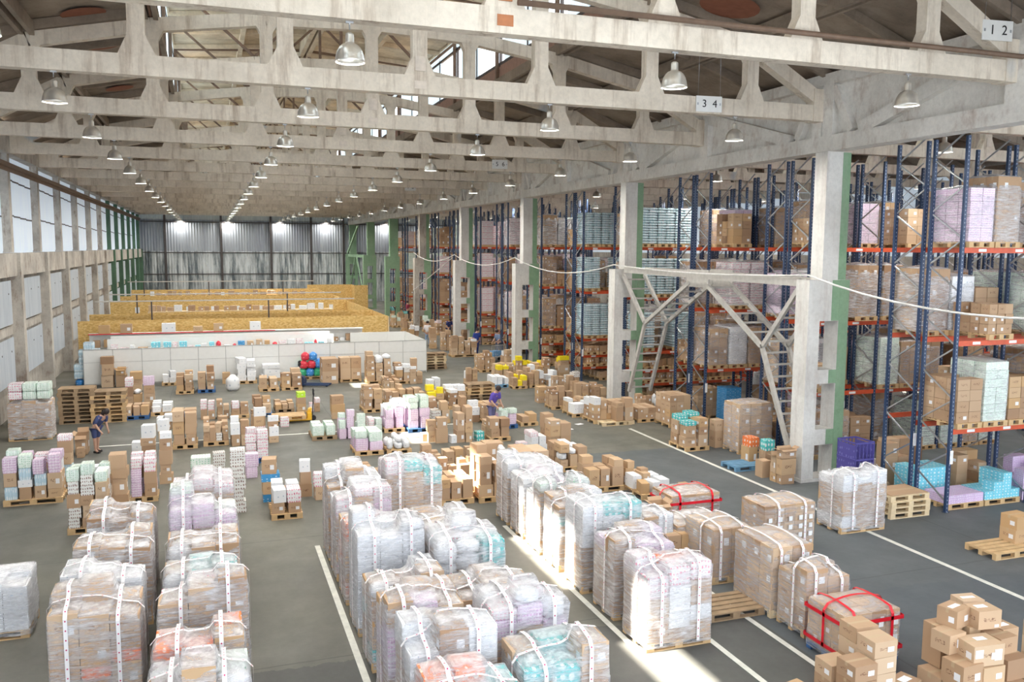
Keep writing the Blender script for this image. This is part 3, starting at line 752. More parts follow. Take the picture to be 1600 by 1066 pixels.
def emit():
    by = {}
    used = {}
    for r in REC:
        by.setdefault(KN[r['k']][0], []).append(r)
    for name, rs in by.items():
        for r in rs:
            r['sc'] = r['w']*r['h']/max(1, depth(r['x'], r['y'], r['z']))**2*r['ex']+(100 if r['own'] else 0)
        rs.sort(key=lambda r: -r['sc'])
        n = 292
        for r in rs[:n]:
            km = 'c' if r['k'] == 'C' else r['k']
            o = ob(name, UM[km], None, (r['x'], r['y'], r['z']), r['rz'], (r['w'], r['d'], r['h']))
            lk = KN[r['k']][1]
            if r['own']: lab = r['own']
            else:
                lab = '%s, %s, %s' % (lk, r['tier'], r['where'])
                if len(lab.split()) > 16: lab = lab.replace('large brown cardboard', 'large').replace('brown cardboard', 'brown').replace('toilet paper', 'roll').replace(' column,', ',')
                if len(lab.split()) > 16: lab = lab.replace(' of front', ', front').replace(' of back', ', back').replace(' the ', ' ')
            tag(o, lab, KN[r['k']][2], '%ss in the %s' % (lk, r['where']) if r['where'] else lk+'s')
        if len(rs) > n:
            b = MB(); rr = random.Random(3); pal_ = {}
            for r in rs[n:]:
                km = 'c' if r['k'] in ('C', 'O') else r['k']
                mi = pal_.setdefault(km, len(pal_))
                x, y, z, a, d_, h = (r[q] for q in ('x', 'y', 'z', 'w', 'd', 'h'))
                b.box(x-a/2, y-d_/2, z, x+a/2, y+d_/2, z+h, mi, r['rz'], rr.random(), bottom=False)
            o = ob(name+'_mass', b.mesh(name+'_mass', [{'c': 'card', 'C': 'card', 'O': 'card'}.get(q, q) for q in pal_]))
            tag(o, 'the many smaller %s pieces stacked farther down the hall' % name.replace('_', ' '), name.split('_')[-1], None, 'stuff')

# ------------------------------------------------------------------ stretch-wrapped pallet loads
def film_shell(w_, d_, z0, Hf, res, seed, mat, rough=.018, skirt=0.):
    """one draped skin over a load: top follows the goods, sides fall to the pallet"""
    b = MB(); n = res
    for j in range(n+1):
        for i in range(n+1):
            u = i/n*2-1; v = j/n*2-1; t = max(abs(u), abs(v), 1e-6)
            if t <= .55: x, y = u/.55*w_*.45, v/.55*d_*.45; z = Hf(x, y)+.02+.08*(1-(u/.55)**2)*(1-(v/.55)**2)
            elif t <= .66:
                k = (t-.55)/.11; q = (.45+.055*k)/t; x, y = u*q*w_, v*q*d_; z = Hf(x*.93, y*.93)+.02-.10*k*k
            else:
                k = (t-.66)/.34; pu, pv = u/t, v/t
                x, y = pu*(w_*.505+.012), pv*(d_*.505+.012); zt = Hf(x*.9, y*.9)-.08
                z = zt+(z0-zt)*k
                # corners of the perimeter slightly rounded
                c = min(abs(pu), abs(pv)); x *= 1-.035*c**6; y *= 1-.035*c**6
            nn = noise.noise_vector((x*2.5+seed, y*2.5, z*3.2)); n2 = noise.noise((x*7+seed, y*7, z*16))
            x += nn.x*rough*1.6+n2*rough*(pu if t > .66 else 0); y += nn.y*rough*1.6+n2*rough*(pv if t > .66 else 0)
            if t <= .66: z += nn.z*rough*1.6
            b.v.append((x, y, z))
    for j in range(n):
        for i in range(n):
            a = j*(n+1)+i; b.face((a, a+1, a+n+2, a+n+1), 0, None, 0, True)
    return b.mesh('stretch_film', [mat])
def ribbon(pts, wd, wv, mat, name):
    b = MB(); wv = Vector(wv).normalized()*wd/2; s = 0
    for k, p in enumerate(pts):
        p = Vector(p)
        if k: s += (p-Vector(pts[k-1])).length
        b.v.append(tuple(p-wv)); b.v.append(tuple(p+wv))
        if k: b.face((2*k-2, 2*k-1, 2*k+1, 2*k), 0, [(0, s0), (.06, s0), (.06, s), (0, s)])
        s0 = s
    return b.mesh(name, [mat])
def grid_height(w_, d_, nx, ny, hs):
    def f(x, y):
        gx = max(0, min(nx-1, (x/w_+.5)*nx-.5)); gy = max(0, min(ny-1, (y/d_+.5)*ny-.5))
        i = min(int(gx), max(nx-2, 0)); j = min(int(gy), max(ny-2, 0)); a = min(gx-i, 1); c = min(gy-j, 1)
        def sm(t): t = max(0, min(1, t)); return t*t*(3-2*t)
        a, c = sm(a), sm(c); i2, j2 = min(i+1, nx-1), min(j+1, ny-1)
        lo = (hs[i][j]*(1-a)+hs[i2][j]*a)*(1-c)+(hs[i][j2]*(1-a)+hs[i2][j2]*a)*c
        return max([lo]+[hs[ii][jj] for ii, jj in ((i, j), (i2, j), (i, j2), (i2, j2)) if abs(gx-ii) < .51 and abs(gy-jj) < .51])
    return f
def wrapped(x, y, w_, d_, h, body, top, label, seed, straps='dot', pal='wood', uni=None, film='film', nx=3, ny=2, lowmin=.82, lowk=None, rz=0, labels=0, res=40, group='stretch-wrapped pallet loads on the open floor'):
    r = random.Random(seed); t = ob('wrapped_pallet_load', None, None, (x+w_/2, y+d_/2, 0), rz); tag(t, label, 'pallet load', group)
    o = 0 if w_ >= d_ else 1
    p = ob('pallet', PM[pal, o], t, (-w_/2, -d_/2, 0)); p.scale = (w_/(1.2 if o == 0 else .8), d_/(.8 if o == 0 else 1.2), 1)
    cw, cd_ = w_/nx, d_/ny; hs = [[0]*ny for _ in range(nx)]; bk = toks(body); tk = toks(top)
    peak = (r.randrange(nx), r.randrange(ny))
    for i in range(nx):
        for j in range(ny):
            H = h*(1 if (i, j) == peak or uni else r.uniform(lowmin, 1)); z = .146
            while True:
                k = r.choice(bk)
                if lowk and z < h*.5: k = r.choice(toks(lowk))
                a, c = HMIN[k]; hh = uni or r.uniform(a, c); last = z+hh > H-.14 if not uni else z+2*hh > H+.02
                if last and not uni: k = r.choice(tk); hh = max(.14, H-z)
                km = 'c' if k == 'C' else k
                nm = {'c': 'carton'}.get(km, KN[k][0])
                q = ob(nm, UM[km], t, (-w_/2+(i+.5)*cw, -d_/2+(j+.5)*cd_, z), r.uniform(-.012, .012), (cw*.97, cd_*.97, hh-.006))
                if labels and km == 'c':
                    pass
                z += hh
                if last: break
            hs[i][j] = z
    Hf = grid_height(w_, d_, nx, ny, hs)
    ob('stretch_film', film_shell(w_, d_, .06, Hf, res, seed, film), t)
    if labels:
        nc, st = (5, .19) if labels == 2 else (4, .26)
        for (lx, lz) in [((-.40+.8*a/(nc-1))*w_, .36+st*c) for a in range(nc) for c in range(int((h-.36)/st))]:
            g = MB(); g.box(lx-.045, -d_/2-.035, lz, lx+.045, -d_/2-.03, lz+.10); ob('paper_label', g.mesh('paper_label', ['paper']), t)
    def loop(axis, c, a0, a1, zlo):
        pts = []; off = .035; half = (d_ if axis == 'y' else w_)*.505
        def P(s_, z): return (c, s_, z) if axis == 'y' else (s_, c, z)
        def HH(s_): return Hf(c, s_) if axis == 'y' else Hf(s_, c)
        zt = HH(-half*.9)-.05; m = 12
        for k in range(m+1): pts.append(P(-half-off, zlo+(zt-zlo)*k/m))
        for k in range(0, 17):
            s_ = -half*.92+half*1.84*k/16; o_ = c/((w_ if axis == 'y' else d_)*.45); q_ = s_/(half*.9)
            pts.append(P(s_, HH(s_)+.05+.08*max(0, 1-o_*o_)*max(0, 1-q_*q_)))
        zt = HH(half*.9)-.05
        for k in range(m+1): pts.append(P(half+off, zt+(zlo-zt)*k/m))
        return pts
    if straps == 'dot':
        for c in (-w_*.27+r.uniform(-.05, .05), w_*.27+r.uniform(-.05, .05)):
            ob('strap', ribbon(loop('y', c, 0, 0, .1), .055, (1, 0, 0), 'strap', 'strap'), t)
        if seed % 2: ob('strap', ribbon(loop('x', -d_*.12, 0, 0, .1), .05, (0, 1, 0), 'strap', 'strap'), t)
    if straps == 'red':
        for c in (-w_*.33, w_*.33): ob('red_strap', ribbon(loop('y', c, 0, 0, .2), .055, (1, 0, 0), 'redtape', 'red_strap'), t)['label'] = 'red tape strap'
        ob('red_strap', ribbon(loop('x', 0, 0, 0, .2), .055, (0, 1, 0), 'redtape', 'red_strap'), t)
        for z in (.24, h*.80):
            e = .035; a_, b_ = w_*.505+e, d_*.505+e
            pts = [(-a_, -b_, z), (a_, -b_, z), (a_, b_, z), (-a_, b_, z), (-a_, -b_, z)]
            ob('red_strap', ribbon(pts, .065, (0, 0, 1), 'redtape', 'red_strap'), t)
    return t
WL = 'film-wrapped pallet load'
rowsA = [  # x, y, w, d, h, body, top, label
 (-2.28, 12.95, 1.2, .85, 1.62, 'ccc', 'c', 'film-wrapped load with an orange pack and a roll pack, nearest in the outer row', 'ccco'),
 (-2.28, 14.15, 1.15, .85, 1.5, 'cccw', 'w', 'low film-wrapped cartons with a loose flat carton, second in the outer row', None),
 (-2.28, 15.5, 1.2, .9, 1.55, 'ccc', 'c', 'film-wrapped brown cartons, third in the outer row of the left block', None),
 (-2.28, 17.2, 1.15, .9, 1.6, 'cccw', 'cw', 'film-wrapped load sloping to one side, last in the outer row', None),
 (-.84, 10.35, 1.18, .85, 1.55, 'cccg', 'gsc', 'film-wrapped load with a green-printed bag on top, cut by the bottom of the photo', None),
 (-.84, 11.55, 1.15, .85, 1.35, 'ccc', 'oc', 'low film-wrapped load with an orange pack on top, second in the inner left row', None),
 (-.84, 12.9, 1.25, .9, 1.66, 'cccr', 'crs', 'film-wrapped cartons with a tall pink roll pack and sheet, third in inner left row', None),
 (-.84, 14.3, 1.15, .9, 1.35, 'cccs', 'tcs', 'low film-wrapped load with a teal pack, fourth in the inner left row', None),
 (-.84, 15.75, 1.22, .9, 1.30, 'ccp', 'cs', 'low film-wrapped load between two taller ones in the inner left row', None),
 (-.84, 16.95, 1.22, .9, 1.88, 'ppg', 'pg', 'tall film-wrapped load of pink and green toilet paper in the inner left row', 'cc'),
 (-.84, 18.35, 1.2, .9, 1.82, 'crbp', 'rbr', 'film-wrapped load with red and blue packs, farthest of the inner left row', 'cc'),
 (2.2, 8.75, 1.15, .9, 1.6, 'cto', 'to', 'film-wrapped load with teal and orange packs on top, lowest in the photo', None),
 (2.22, 10.0, 1.15, .9, 1.74, 'cccw', 'wc', 'film-wrapped load with blue-printed cartons, second in the lined middle row', None),
 (2.2, 11.3, 1.1, .9, 1.62, 'cpp', 'pc', 'film-wrapped load with purple packs at its corner, third in the lined middle row', None),
 (2.2, 12.55, 1.15, .9, 1.5, 'cct', 'cs', 'film-wrapped load with a bare carton on top, fourth in the lined middle row', None),
 (2.2, 13.85, 1.15, .95, 2.0, 'www', 'ws', 'tall plain white film-wrapped load in the lined middle row', None),
 (2.2, 15.2, 1.1, .9, 1.55, 'cco', 'co', 'film-wrapped load behind the tall white one in the lined middle row', None),
 (2.2, 16.4, 1.1, .9, 1.85, 'ccrp', 'wr', 'film-wrapped load with pink and purple packs, near the end of the lined middle row', None),
 (2.2, 17.6, 1.12, .9, 1.95, 'cccw', 'cw', 'tall film-wrapped cartons at the far end of the lined middle row', None),
 (3.5, 9.35, 1.15, .9, 1.6, 'cccp', 'ct', 'film-wrapped cartons at the bottom edge, nearest in the inner middle row', 'cc'),
 (3.5, 10.65, 1.15, .9, 1.8, 'csp', 'sr', 'film-wrapped load with red lettering and a teal bag, second in inner middle row', 'cct'),
 (3.45, 12.0, 1.15, .9, 1.42, 'ccc', 'c', 'low film-wrapped load with a bare carton on top, third in inner middle row', None),
 (3.42, 13.3, 1.2, .95, 1.92, 'csr', 'ts', 'film-wrapped load with a teal bundle on top and a pink roll pack below', 'cc'),
 (3.4, 14.75, 1.15, .9, 1.6, 'ccc', 'cs', 'film-wrapped load just behind the teal-topped one in the inner middle row', None),
 (3.4, 16.2, 1.25, .9, 1.15, 'cc', 'c', 'lowest film-wrapped load, in the gap of the inner middle row', None),
 (3.45, 17.8, 1.25, .9, 1.98, 'ccpr', 'rt', 'tall film-wrapped load with a pink band and teal pack, end of inner middle row', 'cc'),
 (6.52, 11.78, 1.2, .85, 1.45, 'cccw', 'ror', 'big film-wrapped load with red and orange packs at the front of the right block', 'ccw'),
 (6.55, 13.05, 1.2, .85, 1.5, 'ccc', 'pc', 'film-wrapped load directly behind the one with red and orange packs', None),
 (6.5, 14.3, 1.25, .85, 1.72, 'ccw', 'wt', 'wide white-topped film-wrapped load, third along the right line', 'cc'),
 (6.5, 15.45, 1.15, .85, 1.55, 'cct', 'cw', 'film-wrapped load with a teal band, fourth along the right line', 'cc'),
 (6.5, 16.5, 1.15, .85, 1.6, 'ccw', 'wg', 'film-wrapped load in the sunlight, fifth along the right line', 'cc'),
 (6.5, 17.55, 1.15, .85, 1.5, 'cpw', 'pw', 'film-wrapped load with pink packs, sixth along the right line', 'cc'),
 (6.5, 18.6, 1.2, .85, 1.62, 'ccc', 'w', 'white-topped film-wrapped load at the far end of the right line', None),
 (7.85, 15.0, 1.0, 1.0, 1.15, 'cc', 'wc', 'low film-wrapped load behind the open brown box', None),
]
for i, a in enumerate(rowsA):
    wrapped(a[0], a[1], a[2], a[3], a[4], a[5], a[6], a[7], 11+i*3+(i % 2), lowk=a[8] if len(a) > 8 else None, lowmin=.84 if i % 3 else .72)
# block of cartons at the right, paler film, straps
wrapped(9.1, 13.9, .85, 1.05, 1.1, 'cc', 'c', 'film-wrapped brown cartons, farther of the two beside the dotted carton load', 201, film='filmr', nx=2, ny=2, lowmin=.97, uni=.48)
wrapped(9.25, 12.25, .85, 1.15, 1.28, 'cc', 'c', 'film-wrapped brown cartons on a light pallet, in front of the dotted carton load', 202, film='filmr', nx=2, ny=3, lowmin=.97, uni=.38, pal='woodl')
wrapped(9.3, 11.62, .9, .6, 1.15, 'cc', 'C', 'film-wrapped brown cartons with a bulging bag of film on top', 203, film='filmr', nx=2, ny=2, lowmin=.9) if False else None
wrapped(9.3, 11.4, .9, .75, 1.18, 'cc', 'C', 'film-wrapped load with one big carton bulging on top', 203, film='filmr', nx=2, ny=2, lowmin=.85)
wrapped(9.15, 10.3, 1.1, .85, .92, 'cc', 'c', 'nearer load with red tape straps on a grey pallet', 204, straps='red', film='filmr', nx=4, ny=3, uni=.24, pal='woodb', labels=1)
wrapped(9.9, 16.9, 1.3, .9, .85, 'cc', 'c', 'farther load with red tape straps and white labels', 205, straps='red', film='film', nx=4, ny=3, uni=.24, labels=1)
wrapped(11.0, 14.9, 1.3, .85, 1.1, 'cc', 'c', 'film-wrapped cartons dotted with white labels in rows', 206, nx=5, ny=3, uni=.19, film='filmr', labels=2)
wrapped(13.6, 15.55, 1.25, .85, 1.45, 'wcc', 'w', 'clear film-wrapped load of white goods beside the column', 207, film='film')
wrapped(8.95, 15.0, 1.2, .9, .9, 'cc', 'c', 'low flat film-wrapped load with a paper strip, behind the cartons', 208, film='film', nx=2, ny=2, lowmin=.95)
wrapped(15.85, 22.95, 1.25, .9, 1.62, 'cc', 'OC', 'tall carton load with torn film and an open box on top', 209, straps=None, film='filmr', nx=3, ny=2, uni=.37)
wrapped(-7.0+.55, 32.0, 1.3, .9, 1.35, 'cc', 'c', 'film-wrapped carton load under green paper packs by the left wall', 210, straps=None, film='film')

# ------------------------------------------------------------------ the loose stacks in the middle of the hall (picture edges of each pallet)
S_ = stack
S_(8, 96, 789, 705, 'cccwv', 'gpr', 'mixed stack by the left wall', nx=4, ny=2, lowmin=.8)
S_(92, 112, 762, 680, 'ccv', 'r', 'narrow stack behind the mixed stack')
S_(107, 172, 834, 722, 'ccwk', 'gwg', 'stack with long green roll packs', nx=3, lowmin=.8)
S_(172, 204, 812, 712, 'ccC', 'C', 'leaning stack of big boxes', pal=None)
S_(204, 247, 785, 705, 'cccp', 'r', 'stack topped with magenta packs', lowmin=.85)
S_(220, 246, 735, 662, 'c', 'w', 'tall tower left of the twin towers', pal=None, nx=1, ny=1)
S_(249, 269, 757, 675, 'cc', 'w', 'slim tower in front of the twin towers', nx=1, ny=1)
S_(247, 263, 718, 655, 'c', 'rwp', 'slim tower with a striped pack', pal=None)
S_(270, 309, 702, 645, 'cc', 'C', 'twin towers with a blue box', nx=2, ny=2, lowmin=.9)
S_(318, 358, 697, 658, 'kkc', 'c', 'can stack beside the twin towers', nx=4, ny=2)
S_(360, 392, 697, 645, 'cC', 'cw', 'stack right of the cans', nx=2, ny=2, lowmin=.75)
S_(395, 418, 690, 636, 'cr', 'w', 'pair of towers near the pallet jack', nx=1, ny=2)
S_(419, 437, 692, 650, 'cc', 'w', 'single tower near the pallet jack', nx=1, ny=2)
S_(383, 421, 724, 668, 'rrr', 'r', 'red-printed roll stack', pal='woodb', lowmin=.7)
S_(382, 406, 748, 708, 'pp', 'p', 'pink roll stack below the red rolls')
S_(361, 383, 802, 702, 'kkc', 'k', 'can tower beside the pink rolls', pal='woodl')
S_(296, 332, 752, 712, 'kg', 'g', 'green roll stack behind the film', pal='woodd')
S_(332, 352, 752, 706, 'kk', 'k', 'striped can stack behind the film')
S_(424, 474, 812, 760, 'cc', 'wr', 'pallet with white packs in front', nx=2, ny=2, lowmin=.9)
S_(408, 440, 785, 716, 'ccb', 'c', 'stack with a blue carton', pal='woodd')
S_(467, 488, 777, 718, 'cC', 'w', 'white-topped tower of the middle group', pal='woodd', nx=1)
S_(490, 512, 782, 730, 'cc', 'r', 'red-topped tower of the middle group')
S_(193, 233, 656, 634, 'c', 'c', 'low row on a blue pallet', pal='woodb', nx=3, ny=2, lowmin=.9)
S_(196, 222, 640, 590, 'cc', 'rs', 'towers by the left pallet piles', pal=None, nx=2, ny=1)
S_(224, 243, 640, 588, 'c', 'twp', 'teal-topped tower by the white wall', pal=None)
S_(236, 270, 650, 630, 'cc', 'w', 'low boxes beside the blue pallet')
S_(181, 199, 605, 580, 'C', 'O', 'box by the white wall corner', pal=None)
S_(158, 179, 606, 562, 'C', 'C', 'big box beside the bottle mound', pal=None)
S_(203, 223, 612, 583, 'c', 'C', 'open boxes along the white wall', pal=None)
S_(275, 303, 616, 582, 'cc', 'c', 'box stack in front of the white cartons', nx=2)
S_(309, 337, 614, 574, 'cc', 'c', 'tall narrow towers on a blue pallet', pal='woodb', nx=2, ny=2)
S_(253, 276, 603, 580, 'ww', 'wo', 'white carton stack with toys', nx=2, ny=1)
S_(370, 402, 600, 560, 'ww', 'w', 'tall white carton stack', nx=2, ny=1, lowmin=.9)
S_(406, 438, 592, 566, 'ww', 'wr', 'white long cartons', nx=1, ny=1, lowmin=.95)
S_(346, 362, 600, 582, 'C', 'C', 'box behind the white sack', pal=None)
S_(405, 437, 612, 590, 'cC', 'Oc', 'open boxes before the white cartons', nx=2, ny=1)
S_(440, 473, 610, 578, 'cC', 'c', 'stack left of the blue jack', nx=2, ny=2)
S_(503, 530, 600, 543, 'CC', 'C', 'tower of three large cartons', pal=None, nx=1, ny=1, uni=.6)
S_(531, 566, 597, 553, 'C', 'C', 'square stack of large cartons', nx=2, ny=1, uni=.52)
S_(572, 615, 600, 550, 'cc', 'cs', 'old brown carton stack by the white wall', nx=3, ny=2, lowmin=.8)
S_(617, 655, 600, 560, 'ck', 'cw', 'stack at the white wall end', nx=3, ny=2)
S_(313, 337, 656, 622, 'cc', 'rc', 'brown stack behind the cans', nx=2)
S_(338, 360, 655, 624, 'cc', 'cw', 'boxes right of the brown stack', nx=2)
S_(361, 390, 654, 626, 'cc', 'cr', 'boxes left of the wine cartons', nx=2)
S_(395, 426, 652, 624, 'kr', 'C', 'cartons of red-capped bottles', pal='woodb', nx=2)
S_(430, 461, 645, 628, 'c', 'c', 'low row behind the yellow jack', pal='woodd', nx=3)
S_(462, 480, 645, 612, 'cc', 'l', 'lime-topped tower', pal='woodd', nx=1)
S_(482, 502, 644, 622, 'cc', 'r', 'low stack right of the lime box', pal='woodd', nx=2)
S_(487, 528, 688, 660, 'gg', 'g', 'low green and pink roll stack', pal='woodd', nx=2, ny=2, lowk='p', lowmin=.9)
S_(529, 556, 686, 640, 'pp', 'wpg', 'tall pink roll tower', pal='woodd', nx=2, ny=2, lowk='p')
S_(556, 574, 684, 645, 'gg', 'g', 'green roll tower', pal='woodd', nx=1, ny=2)
S_(574, 599, 676, 652, 'gr', 'rg', 'red-printed rolls between green stacks', nx=2)
S_(554, 601, 712, 672, 'gp', 'g', 'front green roll stack', nx=2, ny=2, lowk='pwp', lowmin=.9)
S_(604, 645, 710, 680, 's', 's', 'white sack pallet', nx=3, ny=2)
S_(600, 634, 676, 624, 'gg', 'wpg', 'sunlit green and pink rolls', nx=2, ny=2, lowk='p', lowmin=.7)
S_(637, 675, 676, 618, 'gg', 'g', 'tall green roll stack on a blue pallet', pal='woodb', nx=2, ny=2, lowk='p', lowmin=.9)
S_(517, 541, 655, 618, 'cc', 'c', 'brown tower behind the pink rolls', nx=1)
S_(568, 600, 645, 602, 'cc', 'c', 'sunlit brown stack', nx=2, ny=2)
S_(602, 636, 634, 604, 'cc', 'c', 'long brown row behind green rolls', nx=3, ny=2)
S_(636, 666, 634, 606, 'ck', 'c', 'brown row behind the tall green stack', nx=3, ny=2)
S_(668, 696, 640, 600, 'cc', 'y', 'yellow-topped stack in the centre', nx=2, ny=2)
S_(700, 731, 640, 602, 'cc', 'w', 'white-topped stack in the centre', nx=2, ny=2, lowmin=.8)
S_(674, 705, 662, 624, 'cC', 'ck', 'blue-marked stack in the centre', nx=2, ny=2)
S_(710, 732, 655, 620, 'cC', 'c', 'brown stack beside the pallet pile', nx=2, ny=1)
S_(733, 752, 660, 626, 'c', 'cw', 'stack beside the blurred person', nx=1, ny=2)
S_(753, 787, 662, 630, 'cc', 'c', 'dark carton stack behind the blurred person', nx=3, ny=2, lowmin=.95)
S_(658, 673, 690, 678, 'c', 'c', 'small box by the brown tower', pal=None)
S_(667, 681, 692, 656, 'cc', 'c', 'narrow tower beside the tan cartons', pal=None)
S_(681, 702, 693, 652, 'C', 'C', 'tan tower in the centre', nx=1, ny=1)
S_(702, 718, 693, 680, 'c', 'w', 'white box on a low carton', pal=None)
S_(713, 742, 692, 640, 'cC', 'C', 'stack under a long carton', nx=2, ny=1, lowmin=.9)
S_(742, 758, 690, 670, 'c', 't', 'teal bag stack', pal='woodd')
S_(764, 800, 690, 652, 'cc', 'c', 'stack left of the aisle', nx=2, ny=2)
S_(780, 811, 670, 640, 'gg', 'g', 'green striped rolls over pink rolls', pal='woodb', nx=2, ny=2, lowk='p', lowmin=.95)
S_(812, 843, 666, 646, 'c', 'c', 'two small boxes beside the striped rolls', nx=2, ny=1)
S_(857, 895, 703, 650, 'cC', 'cr', 'stack by the aisle with a pink pack', nx=2, ny=2, lowmin=.7)
S_(808, 822, 704, 690, 'w', 'r', 'white pack at the pallet edge', pal=None)
S_(826, 858, 706, 675, 'w', 'rw', 'white rolls beside the aisle stack', nx=2)
S_(658, 692, 738, 704, 'C', 'C', 'sunlit flat cartons', lowmin=.8, nx=2, ny=2)
S_(694, 728, 730, 700, 'C', 'C', 'low large cartons', lowmin=.8, nx=2, ny=2)
S_(730, 762, 722, 698, 'C', 'C', 'far low large cartons', lowmin=.8, nx=2, ny=2)
S_(684, 716, 762, 722, 'C', 'Cw', 'second row of sunlit cartons', lowmin=.7, nx=2, ny=2)
S_(718, 750, 752, 716, 'C', 'sC', 'low cartons with a white bag', lowmin=.7, nx=2, ny=2)
S_(684, 744, 789, 742, 'cC', 'c', 'front pallet of bare cartons', nx=3, ny=2, lowmin=.6, cell=.4)
S_(747, 797, 785, 700, 'cC', 'sc', 'stack with a bag on top', nx=2, ny=2, lowmin=.7)
S_(756, 800, 750, 690, 'cC', 'cs', 'tower stack behind the bag stack', nx=2, ny=2, lowmin=.8)
S_(808, 864, 765, 705, 'C', 'C', 'wide cartons behind the white-topped film', nx=2, ny=1, lowmin=.85)
S_(872, 922, 737, 692, 'cs', 'swc', 'stack with white and blue bags', nx=3, ny=2)
S_(914, 980, 769, 715, 'cC', 'c', 'tall carton stack near the floor line', nx=3, ny=2, lowmin=.65)
S_(982, 1018, 768, 722, 'C', 'c', 'cartons right of the tall stack', nx=2, ny=2, pal='woodd')
S_(1000, 1052, 780, 745, 'cwb', 'wc', 'mixed low stack behind the open box', nx=3, ny=2)
S_(1056, 1110, 800, 768, 'ck', 'c', 'blue-taped boxes beside the red straps', nx=3, ny=1, pal=None)
S_(1020, 1052, 845, 780, 'C', 'O', 'big open carton over the film', nx=1, ny=1, pal='woodd')
S_(1036, 1092, 892, 830, 'cc', 'c', 'bare carton block behind the front load', nx=2, ny=2, uni=.3)
S_(205, 232, 722, 690, 'cc', 'cw', 'low stack behind the magenta-topped one', pal=None)
S_(311, 334, 716, 690, 'ck', 'c', 'boxes behind the can stack', pal=None) if False else None
S_(268, 292, 665, 640, 'c', 'cs', 'boxes between the towers and the boxes behind', pal=None) if False else None
S_(244, 270, 672, 648, 'c', 'cw', 'small boxes behind the slim towers', nx=2)
S_(276, 306, 668, 640, 'cc', 'cb', 'boxes behind the twin towers', nx=2)
S_(437, 450, 668, 648, 'c', 'r', 'red roll stack beside the jack wheels', pal='woodd', nx=1)
S_(340, 356, 676, 650, 'c', 'c', 'slim boxes behind the cans', pal=None)
S_(392, 410, 676, 640, 'cc', 'c', 'brown tower left of the single tower', pal=None)
S_(543, 583, 757, 735, 'C', 'C', 'low cartons behind the film rows', nx=2, pal='wood')
S_(584, 598, 752, 732, 'C', 'c', 'cartons beside the low cartons', nx=1, pal=None)
S_(508, 517, 640, 622, 'c', 'c', 'thin box by the brown tower', pal=None) if False else None
S_(640, 662, 600, 572, 'cc', 'cw', 'boxes at the end of the white wall', nx=2)
S_(668, 690, 612, 590, 'ck', 'w', 'white-labelled boxes at the aisle start', nx=2)
S_(600, 626, 612, 590, 'cc', 'c', 'far low boxes before the white wall', nx=3)
S_(764, 800, 640, 622, 'c', 'c', 'boxes before the blue pallet', nx=3, pal='wood') if False else None
# towards the racks
S_(862, 884, 616, 586, 'cc', 'wc', 'second line behind the bend, white-topped', nx=2, ny=2)
S_(886, 908, 612, 580, 'cc', 'ck', 'second line behind the square stack', nx=2, ny=2)
S_(926, 950, 628, 598, 'cc', 'c', 'old cartons before the second column', nx=2, ny=2, pal='woodd')
S_(998, 1020, 650, 616, 'cc', 'Oc', 'open cartons at the ladder foot', nx=2, ny=2, pal='woodd')
S_(1022, 1042, 646, 614, 'cc', 'sb', 'cartons with a blue bag at the ladder', nx=2, ny=2, pal='woodd')
S_(728, 748, 606, 574, 'cc', 'cw', 'stack before the trolley', nx=2, ny=2)
S_(838, 862, 592, 560, 'cc', 'yc', 'stack behind the rack-foot cartons', nx=2, ny=2)
S_(790, 812, 572, 545, 'cc', 'cw', 'cartons by the column of the trolley', nx=2, ny=2)
S_(840, 860, 630, 604, 'cc', 'c', 'corner stack of the rack-side row', pal='woodl', nx=1)
S_(860, 898, 640, 603, 'cC', 'c', 'stack at the bend of the rack-side row', nx=3, ny=2)
S_(897, 922, 628, 596, 'cc', 'c', 'square stack behind the bend', nx=2, ny=2, lowmin=.9)
S_(893, 926, 652, 624, 'cc', 'cw', 'stack with an orange carton', nx=3, ny=2)
S_(926, 962, 662, 620, 'cc', 'cw', 'long rack-side carton stack', nx=3, ny=2)
S_(960, 994, 664, 622, 'cC', 'c', 'stack on the pale pallet', pal='woodl', nx=2, ny=2, lowmin=.8)
S_(994, 1032, 660, 630, 'cc', 'c', 'brick-like carton block', nx=4, ny=2, uni=.2)
S_(800, 826, 608, 582, 'cc', 'yc', 'stack under yellow boxes', nx=3, ny=2)
S_(826, 852, 606, 572, 'cc', 'cw', 'tower group by the racks', nx=3, ny=2)
S_(852, 872, 602, 575, 'cc', 'w', 'white-topped cartons by the rack feet', nx=2)
S_(872, 892, 590, 556, 'cc', 'y', 'yellow-topped tower by the rack', nx=1, ny=2)
S_(768, 799, 606, 586, 'cw', 'cw', 'low boxes on the teal-blue pallet', pal='woodc', nx=3, ny=1)
S_(776, 806, 592, 566, 'cc', 'yc', 'stack behind the blue pallet', nx=3, ny=2)
S_(806, 836, 586, 556, 'cc', 'y', 'yellow-topped stack by the second column', nx=3, ny=2)
S_(748, 776, 582, 548, 'cc', 'c', 'stack beside the trolley', nx=3, ny=2)
S_(704, 748, 558, 524, 'cc', 'cw', 'broad far stack past the white wall', nx=4, ny=2)
S_(690, 706, 548, 516, 'cc', 'c', 'far stack behind the broad one', nx=2)
S_(671, 684, 545, 512, 'c', 'c', 'narrow tower beside the person in white', pal='woodl', nx=1, ny=1)
S_(722, 746, 532, 510, 'cc', 'c', 'far stack before the third column', nx=2)
